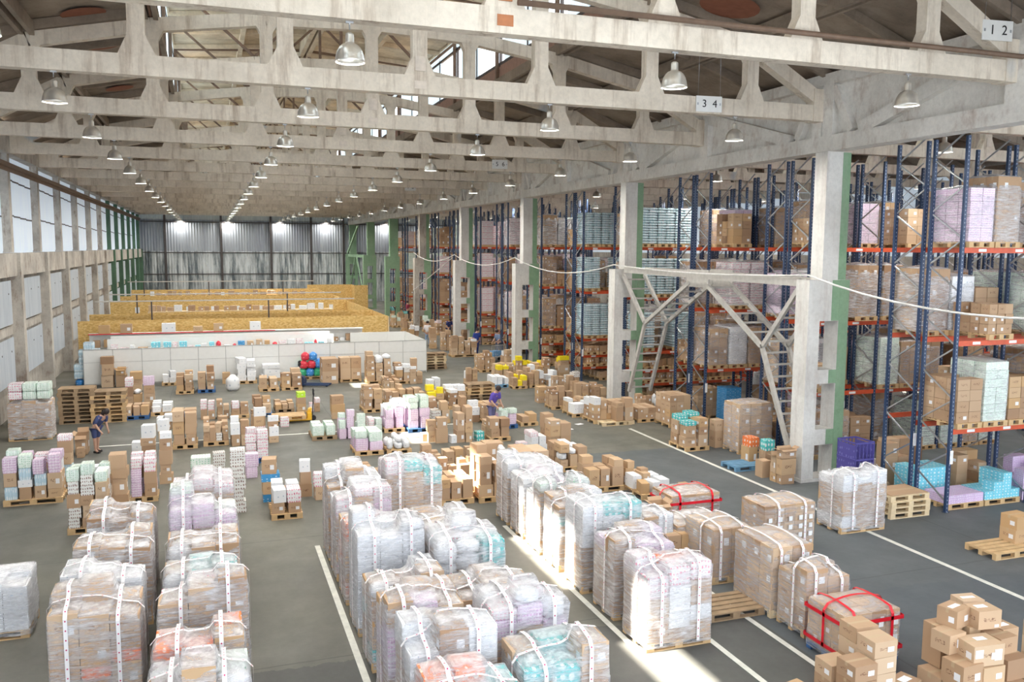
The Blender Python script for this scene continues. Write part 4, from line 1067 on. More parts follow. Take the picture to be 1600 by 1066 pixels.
for i, (a, c, yb, yt) in enumerate(((612, 628, 512, 492), (630, 646, 520, 498), (646, 662, 512, 488), (640, 656, 532, 508), (664, 680, 520, 494), (682, 700, 524, 500), (622, 640, 502, 486), (654, 670, 500, 484), (676, 690, 506, 488), (560, 575, 476, 466), (604, 618, 492, 478), (668, 684, 492, 476))):
    S_(a, c, yb, yt, 'cc', ('gc', 'rc', 'tc', 'cw')[i % 4], 'far crowd of stacks past the enclosure', pal=None if i > 8 else 'wood', nx=2, ny=2)
S_(1068, 1112, 705, 648, 'cC', 'ct', 'stack with a purple bag', nx=2, ny=2, lowmin=.8)
S_(1114, 1135, 700, 655, 'C', 'c', 'tower with a lime box', nx=1, ny=1)
S_(1166, 1190, 728, 682, 'C', 'o', 'orange diaper pack stack', pal=None, nx=1, ny=1)
S_(1193, 1214, 735, 684, 'C', 't', 'teal pack stack', pal=None, nx=1, ny=1)
S_(1187, 1208, 747, 718, 'C', 'C', 'upright box by the blue pallet', pal=None, nx=1, ny=1)
S_(1209, 1230, 753, 724, 'C', 'C', 'upright box nearer the column', pal=None, nx=1, ny=1)
S_(1216, 1249, 757, 706, 'cC', 'O', 'open carton beside the column', pal=None, nx=1, ny=2)
S_(1043, 1082, 668, 612, 'cc', 'c', 'neat carton block under the rack', nx=3, ny=3, uni=.26)
S_(1085, 1130, 655, 602, 'cc', 'c', 'taller carton block under the rack', nx=3, ny=3, uni=.26)
S_(1131, 1160, 662, 600, 'bb', 'b', 'blue box pile under the rack', nx=3, ny=2, uni=.2)

# ------------------------------------------------------------------ foreground cartons at the bottom right
def fp(px, py, z): x, y = fl(px, py, z); return x, y
def hero(cx, cy, z, w_, d_, h_, rz, label, k='c', labs=()):
    o = ob(KN[k][0], UM[k], None, (cx, cy, z), rz, (w_, d_, h_)); tag(o, label, 'box')
    for (fx, fz, lw, lh, face) in labs:
        b = MB()
        if face == 'f': b.box(fx-lw/2/w_, -.512, fz-lh/2/h_, fx+lw/2/w_, -.505, fz+lh/2/h_)
        if face == 't': b.box(fx-lw/2/w_, fz-lh/2/d_, 1.002, fx+lw/2/w_, fz+lh/2/d_, 1.008)
        if face == 'r': b.box(-.512, fx-lw/2/d_, fz-lh/2/h_, -.505, fx+lw/2/d_, fz+lh/2/h_)
        q = ob('paper_label', b.mesh('paper_label', ['paper']), o)
    return o
P0 = ob('pallet', PM['wood', 0], None, (9.55, 8.35, 0)); tag(P0, 'light brown wooden pallet under the labelled cartons at the bottom right', 'pallet', 'wooden pallets on the floor')
P0.scale = (1.25, 1.12, 1)
for i, x in enumerate((9.58, 9.95, 10.32)):
    for j in range(2): hero(x+.2, 8.6+j*.45, .146, .36, .43, .36, 0, ('hidden base carton of the labelled pile, ' + ('front', 'rear')[j] + ' row, ' + ('first', 'middle', 'last')[i]))
hero(9.78, 8.66, .51, .38, .36, .34, .05, 'carton with a red printed mark, left end of the labelled pile')
hero(10.17, 8.64, .51, .38, .34, .26, -.03, 'carton with a reddish stamp, in the middle of the labelled pile')
hero(10.62, 8.66, .51, .42, .36, .30, .02, 'carton with a diamond mark, right end of the labelled pile')
hero(9.84, 8.98, .855, .34, .30, .28, .12, 'carton tilted beside the biggest labelled carton', labs=((.1, .5, .1, .12, 'f'),))
hero(10.10, 8.68, .785, .50, .36, .30, -.10, 'biggest labelled carton, three white papers on its sides', labs=((-.33, .62, .13, .12, 'f'), (.30, .5, .12, .16, 'f'), (.05, .1, .18, .1, 't')))
hero(10.60, 8.80, .815, .34, .32, .24, .06, 'squat carton right of the biggest labelled carton')
hero(10.86, 8.98, .512, .30, .30, .56, 0, 'carton with a long waybill sheet at the right end', labs=((.1, .55, .12, .3, 'f'), (0, 0, .16, .1, 't')))
hero(9.98, 9.22, .52, .38, .34, .60, 0, 'rear carton hidden behind the biggest labelled carton')
hero(10.42, 9.14, .512, .42, .36, .61, 0, 'rear carton behind the squat carton')
hero(10.08, 9.14, 1.125, .34, .30, .27, .25, 'top left carton of the labelled pile', labs=((0, 0, .22, .08, 't'),))
hero(10.46, 8.98, 1.125, .38, .30, .27, -.12, 'top front carton of the labelled pile', labs=((-.05, .1, .18, .1, 't'), (.3, .15, .07, .04, 'f')))
hero(10.56, 9.34, 1.125, .36, .28, .26, -.15, 'top rear carton of the labelled pile', labs=((0, 0, .22, .07, 't'),))
# left of it: the stack of small stamped cartons cut by the frame
for i, (dx, dy, n) in enumerate(((0, 0, 4), (.42, .1, 5), (.05, .5, 3), (.5, .55, 5))):
    for t in range(n): hero(8.25+dx, 9.0+dy, t*.235, .38, .36, .23, (-.02, .02)[t % 2], 'stamped carton in the small pile below the red straps, %s column, %s up' % (ORD[i], ('lowest', 'second', 'third', 'fourth', 'fifth')[t]))
hero(7.55, 9.35, 0, .34, .3, .5, .2, 'upright carton left of the stamped cartons')
hero(7.75, 8.9, 0, .4, .35, .38, -.1, 'low carton with red print left of the stamped cartons')
hero(9.05, 9.0, 0, .4, .35, .35, .1, 'brown carton right of the stamped cartons'); hero(9.1, 9.0, .352, .36, .3, .16, .3, 'shallow carton with a white sheet', labs=((0, 0, .2, .12, 't'),))
for t in range(4): hero(11.75, 8.95, t*.25, .5, .42, .245, .02*t, 'red-marked carton at the right edge, %s up' % ('lowest', 'second', 'third', 'fourth')[t])
def jack(x, y, rz, mat, label, hz=1.15):
    t = ob('pallet_jack', None, None, (x, y, 0), rz); tag(t, label, 'pallet jack')
    for s in (-.2, .2):
        b = MB(); b.box(-1.25, s-.08, .06, 0, s+.08, .12); ob('fork', b.mesh('fork', [mat]), t)
        b = MB(); b.tube([(-1.15, s-.05, .045), (-1.15, s+.05, .045)], .045, 12); ob('roller', b.mesh('roller', ['black']), t)
    b = MB(); b.box(-.05, -.27, .06, .1, .27, .32); b.prism([(-.05, .32), (.1, .32), (.12, .5), (0, .45)], -.14, .14); ob('body', b.mesh('body', [mat]), t)
    b = MB(); b.tube([(.18, -.07, .1), (.18, .07, .1)], .1, 14); ob('wheel', b.mesh('wheel', ['black']), t)
    b = MB(); b.tube([(.15, 0, .2), (.2, 0, hz-.2)], .022, 8); ob('tiller', b.mesh('tiller', ['black' if mat != 'navy' else 'navy']), t)
    b = MB(); c = hz-.2; pts = []
    for k in range(21):
        a = 2*pi*k/20; yy = .17*(abs(cos(a))**.5)*(1 if cos(a) > 0 else -1); zz = c+.12+.12*(abs(sin(a))**.5)*(1 if sin(a) > 0 else -1); pts.append((.2, yy, zz))
    b.tube(pts, .02, 8); b.bar((.2, 0, c), (.2, 0, c+.24), .04, .05); ob('handle', b.mesh('handle', ['black']), t)
    return t
x, y = fl(482, 657); jack(x, y, .0, 'yellow', 'yellow pallet jack carrying an empty wooden pallet')
p = pallet(x-1.33, y-.4, .13, 'wood', 0, 'on the forks of the yellow pallet jack')
x, y = fl(475, 603); jack(x, y, 2.75, 'navy', 'dark blue pallet jack with its forks towards the aisle')
jack(11.12, 9.52, 1.4, 'black', 'black pallet jack, only its loop handle showing behind the cartons', .90)
# ------------------------------------------------------------------ free pallets and pallet piles
def pile(px0, px1, yb, n, mt, o, where, flat=False):
    xa, ya = fl(px0, yb); xb, _ = fl(px1, yb); r = random.Random(int(px0))
    for i in range(n):
        p = ob('pallet', PM[mt if r.random() < .6 else 'woodd', o], None, (xa+r.uniform(-.03, .03), ya+r.uniform(-.03, .03), i*.1455), r.uniform(-.02, .02))
        tag(p, 'wooden pallet %s from the floor in the %s' % (('lowest', 'second', 'third', 'fourth', 'fifth', 'sixth', 'seventh', 'eighth', 'ninth', 'tenth', 'eleventh')[i], where), 'pallet', 'pallets in the piles')
pile(92, 135, 664, 9, 'woodd', 0, 'tall pallet pile by the left wall')
pile(142, 182, 662, 8, 'wood', 0, 'pallet pile beside the stooping person')
pile(18, 60, 668, 9, 'woodd', 0, 'dark pallet pile at the wall corner')
pile(664, 694, 578, 6, 'woodl', 0, 'yellow pallet pile at the white wall end')
pile(731, 768, 628, 5, 'wood', 0, 'pallet pile behind the blurred purple person')
pile(1391, 1451, 813, 4, 'woodl', 0, 'pallet pile covered with a cardboard sheet')
x, y = fl(1391, 813); hero(x+.6, y+.4, .585, 1.1, .75, .02, 0, 'flat cardboard sheet on the pallet pile by the nearest rack')
pile(1352, 1412, 775, 2, 'woodd', 1, 'low pallet pile beside the rack foot')
for (px, py, mt, o, wh) in ((942, 667, 'woodl', 0, 'half covered, at the corner of the rack-side row'), (804, 605, 'woodl', 1, 'lying empty beside the teal-blue pallet'), (832, 602, 'woodl', 1, 'lying empty, second from the teal-blue pallet'),
                            (1150, 738, 'woodc', 0, 'lying empty beside the upright cartons'), (1105, 975, 'woodd', 0, 'empty behind the big front load'), (1556, 877, 'wood', 0, 'lying empty at the right edge'), (1200, 1, 'wood', 0, '')):
    if not wh: continue
    x, y = fl(px, py); pallet(x, y, 0, mt, o, wh)
x, y = fl(1590, 868); hero(x+.45, y+.45, .146, .5, .4, .3, 0, 'brown carton on the empty pallet at the right edge'); hero(x+.45, y+.45, .447, .5, .4, .3, .05, 'upper carton on the pallet at the right edge')
# far left edge: white wrapped block
wrapped(-4.1, 15.6, 1.1, .9, 1.0, 'ww', 'w', 'white film-wrapped block cut by the left edge of the photo', 301, straps=None)
# extra hand-placed goods
def single(px0, px1, yb, h, d, k, label, z=0, rz=0):
    xa, y = fl(px0, yb, z); xb, _ = fl(px1, yb, z); put(k, (xa+xb)/2, y+d/2, z, xb-xa, d, h, rz, '', '', 1, label)
single(353, 376, 612, .72, .7, 's', 'large white sack standing before the white wall')
single(272, 300, 580, .25, .5, 'b', 'blue box atop the twin towers') if False else None
# net of coloured bags beside the blue jack
x0, y0 = fl(466, 594)
pallet(x0, y0, 0, 'wood', 0, 'under the coloured bags by the white wall')
rr = random.Random(5)
for t in range(3):
    for i in range(3 if t < 2 else 2):
        for j in range(2 if t < 2 else 1):
            put(rr.choice(['grn', 'red', 'blu', 'blu', 'grn']), x0+.22+i*.38+t*.08, y0+.22+j*.38, .146+t*.4, .42, .4, .42, 0, 'heap of coloured bags by the white wall', TIER[t]+' layer, '+('first', 'second', 'third')[i]+' place, '+('front', 'rear')[j], .8)
# mound of shrink-wrapped bottles at the left wall
x0, y0 = fl(114, 604)
for t in range(6):
    nx = 3 if t < 3 else 2 if t < 5 else 1
    for i in range(nx):
        put('v' if t % 2 else 'blu' if (i+t) % 3 == 0 else 'v', x0+.28+(3-nx)*.22+i*.45, y0+.3, t*.34, .43, .6, .33, 0, 'bottle mound by the left wall', TIER[t]+' layer, '+('first', 'second', 'third')[i]+' place', .9)
# green paper packs lying on the wrapped load by the left wall
for i in range(3):
    for t in range(2): put('g' if i else 'r', -6.2+i*.42, 32.35, 1.40+t*.27, .4, .6, .26, 0, 'packs on the wrapped load by the left wall', ('lower', 'upper')[t]+' layer, '+('first', 'second', 'third')[i]+' place', 1)
single(118, 136, 712, .75, .6, 'O', 'tall open carton in front of the stooping person')
single(120, 131, 716, .3, .3, 'c', 'small carton at the foot of the tall open carton')
# purple mesh crate behind the first column
x, y = 17.1, 19.0
b = MB()
for z in (.02, .5, 1.0, 1.45): b.box(0, 0, z, .6, .7, z+.03) if z < .1 else (b.bar((0, 0, z), (.6, 0, z), .03, .04), b.bar((0, .7, z), (.6, .7, z), .03, .04), b.bar((0, 0, z), (0, .7, z), .03, .04), b.bar((.6, 0, z), (.6, .7, z), .03, .04))
for i in range(6):
    for yy in (0, .7): b.box(i*.118, yy-.01, 0, i*.118+.02, yy+.01, 1.45)
b.box(0, 0, 0, .02, .7, 1.4); b.box(.58, 0, 0, .6, .7, 1.4)
tag(ob('roll_crate', b.mesh('roll_crate', ['purple']), None, (16.0, 17.9, 0)), 'purple mesh crate standing in front of the first column', 'crate')

# ------------------------------------------------------------------ pallet racks
BW, FD = 2.7, 1.05
def frame_meshes():
    b = MB()
    for y in (0, FD-.07): b.box(-.045, y, 0, .045, y+.07, 9.3); b.box(-.07, y-.02, 0, .07, y+.09, .012)
    post = b.mesh('upright_frame', ['post'])
    b = MB(); z = .25; s = 0
    while z < 9.0:
        a, c = (.035, FD-.035) if s % 2 == 0 else (FD-.035, .035)
        b.bar((0, a, z), (0, c, z+.62), .03, .035); z += .66; s += 1
    return post, b.mesh('brace', ['galv'])
FM, BR = frame_meshes()
b = MB(); b.box(.05, -.02, -.13, BW-.05, .03, 0); BEAM = b.mesh('beam', ['orange'])
b = MB(); b.box(-.03, -.035, 0, .06, -.02, .34); SIGN = b.mesh('rack_sign', ['paper'])
b = MB()
for i in range(2): b.box(.5+i*1.2, -.024, -.1, .75+i*1.2, -.02, -.03)
BTAG = b.mesh('beam_label', ['paper'])
# load prototypes on racks
def carton_stack(seed, w_, d_, h, mat, ch, cwid, jit=.01, openf=0):
    r = random.Random(seed); b = MB(); nx = max(1, round(w_/cwid)); ny = max(1, round(d_/cwid)); nz = max(1, round(h/ch))
    cw, cd_, c = w_/nx, d_/ny, h/nz
    for k in range(nz):
        for i in range(nx):
            for j in range(ny):
                if 0 < i < nx-1 and 0 < j < ny-1 and k < nz-1: continue
                if k == nz-1 and r.random() < openf: continue
                q = r.uniform(-jit, jit)
                b.box(-w_/2+i*cw+.006+q, -d_/2+j*cd_+.006, .146+k*c, -w_/2+(i+1)*cw-.006+q, -d_/2+(j+1)*cd_-.006, .146+(k+1)*c-.006, 0, 0, r.random()*.25)
    return b.mesh('carton_stack', [mat])
def sack_stack(seed, w_, d_, h, mat):
    r = random.Random(seed); b = MB(); nz = int(h/.11); u = UM['s']
    for k in range(nz):
        z = .146+k*.11
        for i in range(2):
            x0 = -w_/2+i*w_/2+r.uniform(-.02, .02); x1 = x0+w_/2-.01; n = 10; c = len(b.v)
            prof = [(0, .02), (.5, .0), (1, .02)]
            for zz, ins in ((.0, .05), (.025, .0), (.075, .0), (.105, .05)):
                for (a, e) in ((x0+ins, -d_/2+ins), (x1-ins, -d_/2+ins), (x1-ins, d_/2-ins), (x0+ins, d_/2-ins)): b.v.append((a, e, z+zz))
            for q in range(3):
                for s in range(4):
                    t = (s+1) % 4; b.face((c+q*4+s, c+q*4+t, c+q*4+4+t, c+q*4+4+s), 0, [(s, z*3), (s+1, z*3), (s+1, z*3+.3), (s, z*3+.3)])
            b.face((c+12, c+13, c+14, c+15), 0, [(0, 0), (1, 0), (1, 1), (0, 1)])
    return b.mesh('sack_stack', [mat])
M['teals'] = m_pack('teal_sacks', (.60, .70, .76), (.16, .45, .50), (2.5, 3.5), .24, .4)
PROTO = []
def proto(look, me, film, h, wide=.78, fr=.010):
    hs = [[h+.146]*2]*2
    fm = film_shell(wide, 1.1, .1, lambda x, y: h+.146+.03*noise.noise((x*3+h, y*3, 0)), 14, len(PROTO)*7.3, film, fr) if film else None
    PROTO.append((look, me, fm, h))
proto('film-wrapped brown cartons', carton_stack(1, .77, 1.1, 1.35, 'card', .33, .4), 'filmr', 1.35)
proto('film-wrapped tall cartons', carton_stack(2, .78, 1.1, 1.6, 'card', .4, .4), 'film', 1.6)
proto('bare brown cartons', carton_stack(3, .8, 1.1, 1.1, 'card', .28, .4, .01, .3), None, 1.1)
proto('small film-wrapped cartons', carton_stack(4, .77, 1.1, 1.5, 'card', .2, .2), 'filmr', 1.5)
proto('pink and white roll packs', carton_stack(5, .77, 1.1, 1.6, 'r', .25, .4), 'filmr', 1.6)
proto('teal and white sacks', sack_stack(6, .80, 1.1, 1.6, 'teals'), None, 1.6)
proto('pale green packs', carton_stack(7, .77, 1.1, 1.5, 'g', .22, .4), 'filmr', 1.5)
proto('low bare cartons', carton_stack(8, .8, 1.1, .75, 'card', .25, .27, .02, .2), None, .75)
proto('white film-wrapped goods', carton_stack(9, .77, 1.1, 1.4, 'w', .28, .4), 'film', 1.4)
proto('pink film-wrapped packs', carton_stack(10, .77, 1.1, 1.3, 'p', .3, .4), 'filmr', 1.3)
proto('low mixed boxes', carton_stack(11, .8, 1.1, .29, 'card', .2, .2, .02, .3), None, .29)
rr = random.Random(21)
LV_A = (2.12, 4.33, 6.62); LV_B = (.72, 1.3, 2.12, 4.45, 6.62)
nload = 0; MASS = MB()
for k in range(0, 13):
    yk = 16.08+5.6*k
    if yk > 92: break
    nb = 8 if k < 2 else 6 if k < 5 else 4
    for half in (0, 1):
        y = yk+half*1.2
        nm = '%s rack pair' % ORD[k]
        hn = ('near', 'far')[half]
        t = ob('pallet_rack', None, None, (17.3, y, 0)); tag(t, 'blue and orange pallet rack, %s half of the %s from the camera' % (hn, nm), 'rack', 'blue and orange pallet racks')
        for i in range(nb+1):
            f = ob('upright_frame', FM, t, (i*BW, 0, 0)); g = ob('brace', BR, f)
            g['label'] = 'galvanised zigzag brace'
        lv = LV_A if k < 3 else LV_B
        for i in range(nb):
            for z in lv:
                bb = ob('beam', BEAM, t, (i*BW, .02, z)); bb['label'] = 'orange beam'
                if i < 2 and half == 0: ob('beam_label', BTAG, bb)
                ob('beam', BEAM, t, (i*BW, FD-.03, z))
        if k < 8: ob('rack_sign', SIGN, t, (0, 0, 1.25+.2*half))['label'] = 'white paper sign'
        nbl = (3 if k < 2 else 2) if half == 0 else (2 if k < 3 else 1)
        for i in range(nbl):
            for li, z in enumerate((0.,)+lv):
                for s in range(3):
                    gap = 2.0 if k < 3 or z > 2 else .45 if z > 0 else .5
                    if k >= 3 and z < 2: pool = [10]
                    elif k in (3, 4) and i == 0: pool = [5] if li in (3, 4, 5) and half == 0 else [0, 7]
                    elif k in (2,) and i == 0 and z > 2.2: pool = [4, 4, 1]
                    elif k in (6, 7): pool = [4, 4, 9, 0]
                    else: pool = [0, 0, 1, 2, 3, 3, 7, 8, 6, 9]
                    if z > 6 and k < 3: pool = [0, 7, 8, 1, 2, 9]
                    if rr.random() < (.16 if z > 0 else .3): continue
                    if z == 0 and k == 0 and i < 2: continue
                    if k == 2 and z == 0 and i == 0: continue
                    if z > 6 and k < 3 and rr.random() < .45: continue
                    look, me, fm, h = PROTO[rr.choice(pool)]
                    if nload >= 292:
                        x_ = 17.3+i*BW+.5+s*.85; mi = {'teal': 1, 'pink': 2, 'pale': 3, 'whit': 4}.get(look[:4], 0); nn_ = max(1, int(h/.35))
                        MASS.box(x_-.4, y-.05, z+.02, x_+.4, y+1.1, z+.14, 5)
                        for a_ in range(2):
                            for c_ in range(nn_): MASS.box(x_-.39+a_*.39, y-.03, z+.147+c_*h/nn_, x_-.01+a_*.39, y+1.08, z+.14+(c_+1)*h/nn_, mi, 0, rr.random()*.4)
                        continue
                    nload += 1
                    q = ob('rack_load', me, None, (17.3+i*BW+.5+s*.85, y+FD/2, z+.003), rr.choice((0, pi)))
                    lvn = 'floor' if z == 0 else ('first', 'second', 'third', 'fourth', 'fifth')[li-1]+' beam'
                    tag(q, '%s, %s, bay %s, %s place, %s %s' % (look, lvn, ('one', 'two', 'three', 'four')[i], ('first', 'second', 'third')[s], hn, nm), 'pallet load', 'pallet loads on the racks')
                    p = ob('pallet', PM['wood', 1], q, (-.4, -.6, 0)); p.scale.z = 1
                    if fm: ob('stretch_film', fm, q)
tag(ob('rack_load_mass', MASS.mesh('rack_load_mass', ['card', 'teals', 'r', 'g', 'w', 'wood'])), 'the many farther pallet loads standing in the racks down the hall', 'pallet load', None, 'stuff')
# the front bay of the nearest rack: boxes on the floor
def block(x0, y0, nx, ny, nz, w_, d_, h_, k, where, z0=0., drop=0., seed=1):
    r = random.Random(seed)
    for i in range(nx):
        for j in range(ny):
            for t in range(nz):
                if t and r.random() < drop: break
                put(k, x0+(i+.5)*w_, y0+(j+.5)*d_, z0+t*(h_+.002), w_*.97, d_*.97, h_, 0, where, '%s layer, %s row, place %s' % (TIER[t], ('front', 'second', 'third', 'fourth', 'fifth', 'sixth')[j], ('one', 'two', 'three', 'four', 'five', 'six', 'seven', 'eight')[i]), 1)
for i, (px, mt) in enumerate(((17.45, 'wood'), (18.7, 'wood'))): pallet(px, 16.2, 0, mt, 0, ('under the lilac boxes in the nearest rack', 'under the cyan boxes in the nearest rack')[i])
block(17.45, 16.22, 4, 3, 1, .3, .25, .22, 'm', 'lilac boxes in the nearest rack', .146)
block(18.7, 16.22, 4, 2, 3, .30, .38, .22, 'cy', 'cyan boxes in the nearest rack', .146, .3, 4)
block(17.5, 17.32, 3, 2, 3, .38, .38, .26, 'cy', 'boxes deep in nearest rack', 0, .25, 5)
block(18.9, 17.32, 3, 2, 4, .38, .38, .26, 'c', 'brown boxes deep in nearest rack', 0, .3, 6)
block(20.1, 16.3, 5, 3, 5, .3, .3, .2, 'm', 'purple boxes in the second bay of the nearest rack', 0, .1, 7)
block(22, 16.3, 4, 3, 3, .3, .3, .25, 'w', 'white boxes in the nearest rack', 0, .2, 8)
block(17.6, 18.5, 4, 2, 3, .42, .4, .4, 'C', 'big cartons behind the nearest rack', 0, .2, 9)
block(17.3, 18.9+.6, 3, 2, 2, .3, .3, .25, 'w', 'pale packs beside the first column', 0, .2, 10)

# ------------------------------------------------------------------ white enclosure, shelves, board partitions
def part(name, b, mats, par, lab=None):
    o = ob(name, b.mesh(name, mats), par)
    if lab: o['label'] = lab
    return o
t = ob('panel_partition', None, None, (0, 43.8, 0)); tag(t, 'white panelled partition wall behind the loose stacks', 'partition')
for i in range(13):
    b = MB(); x0 = -5.6+i*1.255; b.box(x0, 0, .1, x0+1.24, .04, 1.7); b.box(x0+1.235, -.015, 0, x0+1.26, .055, 1.72); part('panel', b, ['wpanel'], t)
b = MB(); b.box(-5.6, -.012, 1.1, 10.7, -.002, 1.112);
for i in range(14): b.box(-5.612+i*1.255, -.02, .05, -5.588+i*1.255, -.012, 1.69)
b.box(-5.6, -.015, .05, 10.7, -.002, .1); b.box(-5.6, -.02, 1.69, 10.7, .06, 1.72); part('rail', b, ['seam'], t)
b = MB(); b.box(10.66, .05, .1, 10.7, 5, 1.7); b.box(7.5, 5, .1, 10.7, 5.04, 1.7)
for i in range(3): b.box(7.5+i*1.06, 4.98, 0, 7.53+i*1.06, 5.06, 1.71)
part('side_panel', b, ['wpanel'], t)
t = ob('shop_shelf', None, None, (0, 49.2, 0)); tag(t, 'long white shelf standing before the yellow boards', 'shelf')
b = MB(); b.box(-6, .3, 0, 8.3, .33, 1.95); b.box(-6, -.1, 1.9, 8.3, .33, 1.94); b.box(-6, -.1, 1.2, 8.3, .33, 1.23); b.box(-6, -.1, .6, 8.3, .33, .63); part('boards', b, ['white'], t)
b = MB(); b.box(-6, -.125, 1.9, 3.4, -.1, 1.95); part('edge', b, ['redtape'], t, 'red shelf edge')
for j, yy in enumerate((45.3, 46.9)):
    t = ob('display_table', None, None, (0, yy, 0)); tag(t, ('white display table row just behind the white partition', 'second white display table row behind the partition')[j], 'table')
    b = MB(); b.box(-4.8, 0, 1.4, 6.2, .8, 1.44); part('table_top', b, ['white'], t)
    b = MB(); b.box(-4.8, .78, 1.44, 6.2, .8, 1.95); part('back_panel', b, ['wpanel'], t)
    for i in range(10): b = MB(); b.box(-4.75+i*1.2, .05, 0, -4.7+i*1.2, .75, 1.4); part('leg', b, ['white'], t)
    r = random.Random(30+j); x = -4.6
    while x < 6:
        w_ = r.uniform(.15, .45); k = r.choice(['w', 'w', 'b', 'c', 'r', 't', 'c', 'red', 'cy'])
        put(k, x+w_/2, yy+.35, 1.445, w_, .35, r.uniform(.12, .38), 0, ('first', 'second')[j]+' display table', '%d cm along' % int((x+5)*100), .6); x += w_+r.uniform(.02, .15)
r = random.Random(33); x = -5.5
while x < 3:
    w_ = r.uniform(.3, .7); put(r.choice('ccwC'), x+w_/2, 49.25, 1.945, w_, .35, r.uniform(.2, .5), 0, 'top of the long white shelf', '%d cm along' % int((x+6)*100), .6); x += w_+r.uniform(.1, 1.6)
x = -5.8
while x < 8:
    w_ = r.uniform(.2, .4); put(r.choice('ccwkw'), x+w_/2, 49.22, 1.235, w_, .3, r.uniform(.15, .4), 0, 'long white shelf', '%d cm along' % int((x+6)*100), .3); x += w_+r.uniform(.05, .5)
OSBL = ['nearest', 'second', 'third', 'fourth', 'fifth']
for i, (yy, xl, xr, h) in enumerate(((50.1, -6.6, 9.9, 2.55), (54.9, -6.6, 9.9, 2.55), (66.2, -6.6, 9.9, 2.6), (73.6, -6.6, 9.9, 2.6), (84, -6.6, 9.9, 2.6))):
    t = ob('board_partition', None, None, (0, yy, 0)); tag(t, 'yellow chipboard partition across the hall, %s from the camera' % OSBL[i], 'partition')
    b = MB(); x = xl
    while x < xr-.1: b.box(x, 0, 0, min(x+2.44, xr)-.006, .02, h); x += 2.44
    part('board', b, ['osb'], t)
    b = MB(); x = xl
    while x < xr: b.box(x, .02, 0, x+.05, .08, h-.02); x += 1.22
    b.box(xl, .02, h-.06, xr, .08, h-.01); part('stud', b, ['woodl'], t)
    if i == 2:
        for j in range(9): b = MB(); b.box(-5+j*1.7, -.012, 1.8, -4.7+j*1.7, -.004, 2.2); part('notice', b, ['paper'], t, 'white paper notice')
t = ob('board_partition', None, None, (9.92, 50.1, 0)); tag(t, 'chipboard side partition running away from the camera, with rail on top', 'partition')
b = MB(); b.box(0, 0, 0, .02, 40, 2.5); part('board', b, ['osb'], t)
b = MB(); b.box(.02, 0, 2.3, .08, 40, 2.35); b.box(.02, 0, 1.2, .08, 40, 1.25)
for i in range(33): b.box(.02, i*1.22, 0, .08, i*1.22+.05, 2.5)
part('stud', b, ['woodl'], t)
for (x0, y0, x1, y1, lab) in ((9.5, 90, 14, 90.05, 'chipboard partition at the far end beside the green columns'), (14, 88, 14.05, 90, 'short pale chipboard return at the far end'), (14.05, 88, 15.4, 88.05, 'last chipboard panel before the far green column')):
    b = MB(); b.box(x0, y0, 0, x1, y1, 2.7); tag(ob('board_partition', b.mesh('board', ['osb'])), lab, 'partition')
# rows of cartons between the partitions
for j, (yy, z, x0, x1) in enumerate(((63.5, 2.05, -4, 8.5), (82.5, 2.1, -5, 9), (58, 1.6, -5, 2))):
    t = ob('storage_shelf', None, None, (0, yy, 0)); tag(t, ('board shelf of cartons behind the second chipboard partition', 'board shelf of cartons before the farthest partition', 'low board shelf between the second and third partitions')[j], 'shelf')
    b = MB(); b.box(x0, -.05, z-.05, x1, .75, z); part('shelf_board', b, ['woodl'], t)
    b = MB()
    for i in range(6): x = x0+i*(x1-x0-.1)/5; b.box(x, 0, 0, x+.08, .08, z-.05); b.box(x, .6, 0, x+.08, .68, z-.05)
    part('leg', b, ['woodl'], t)
    x = x0+.05
    while x < x1-.6: w_ = r.uniform(.25, .55); put(r.choice('cccwC'), x+w_/2, yy+.3, z, w_, .4, r.uniform(.2, .45), 0, ('second partition shelf', 'farthest shelf', 'low shelf')[j], '%d cm along' % int((x-x0)*100), .5); x += w_+r.uniform(0, .4)
# slim steel rails standing over the partitions
for i, (yy, z, xs) in enumerate(((54.2, 3.3, (-3.2, 3.4)), (60, 3.4, (-4.4, 5)), (76, 3.6, (-5, 0, 6)))):
    t = ob('rail_frame', None, None, (0, yy, 0)); tag(t, 'slim grey rail on posts above the chipboard, %s from the camera' % OSBL[i], 'rail')
    for x in xs: b = MB(); b.box(x-.04, -.04, 0, x+.04, .04, z); part('post', b, ['dsteel'], t)
    b = MB(); b.box(-6.2, -.06, z, 8.6, .06, z+.07); part('rail', b, ['gsteel'], t)

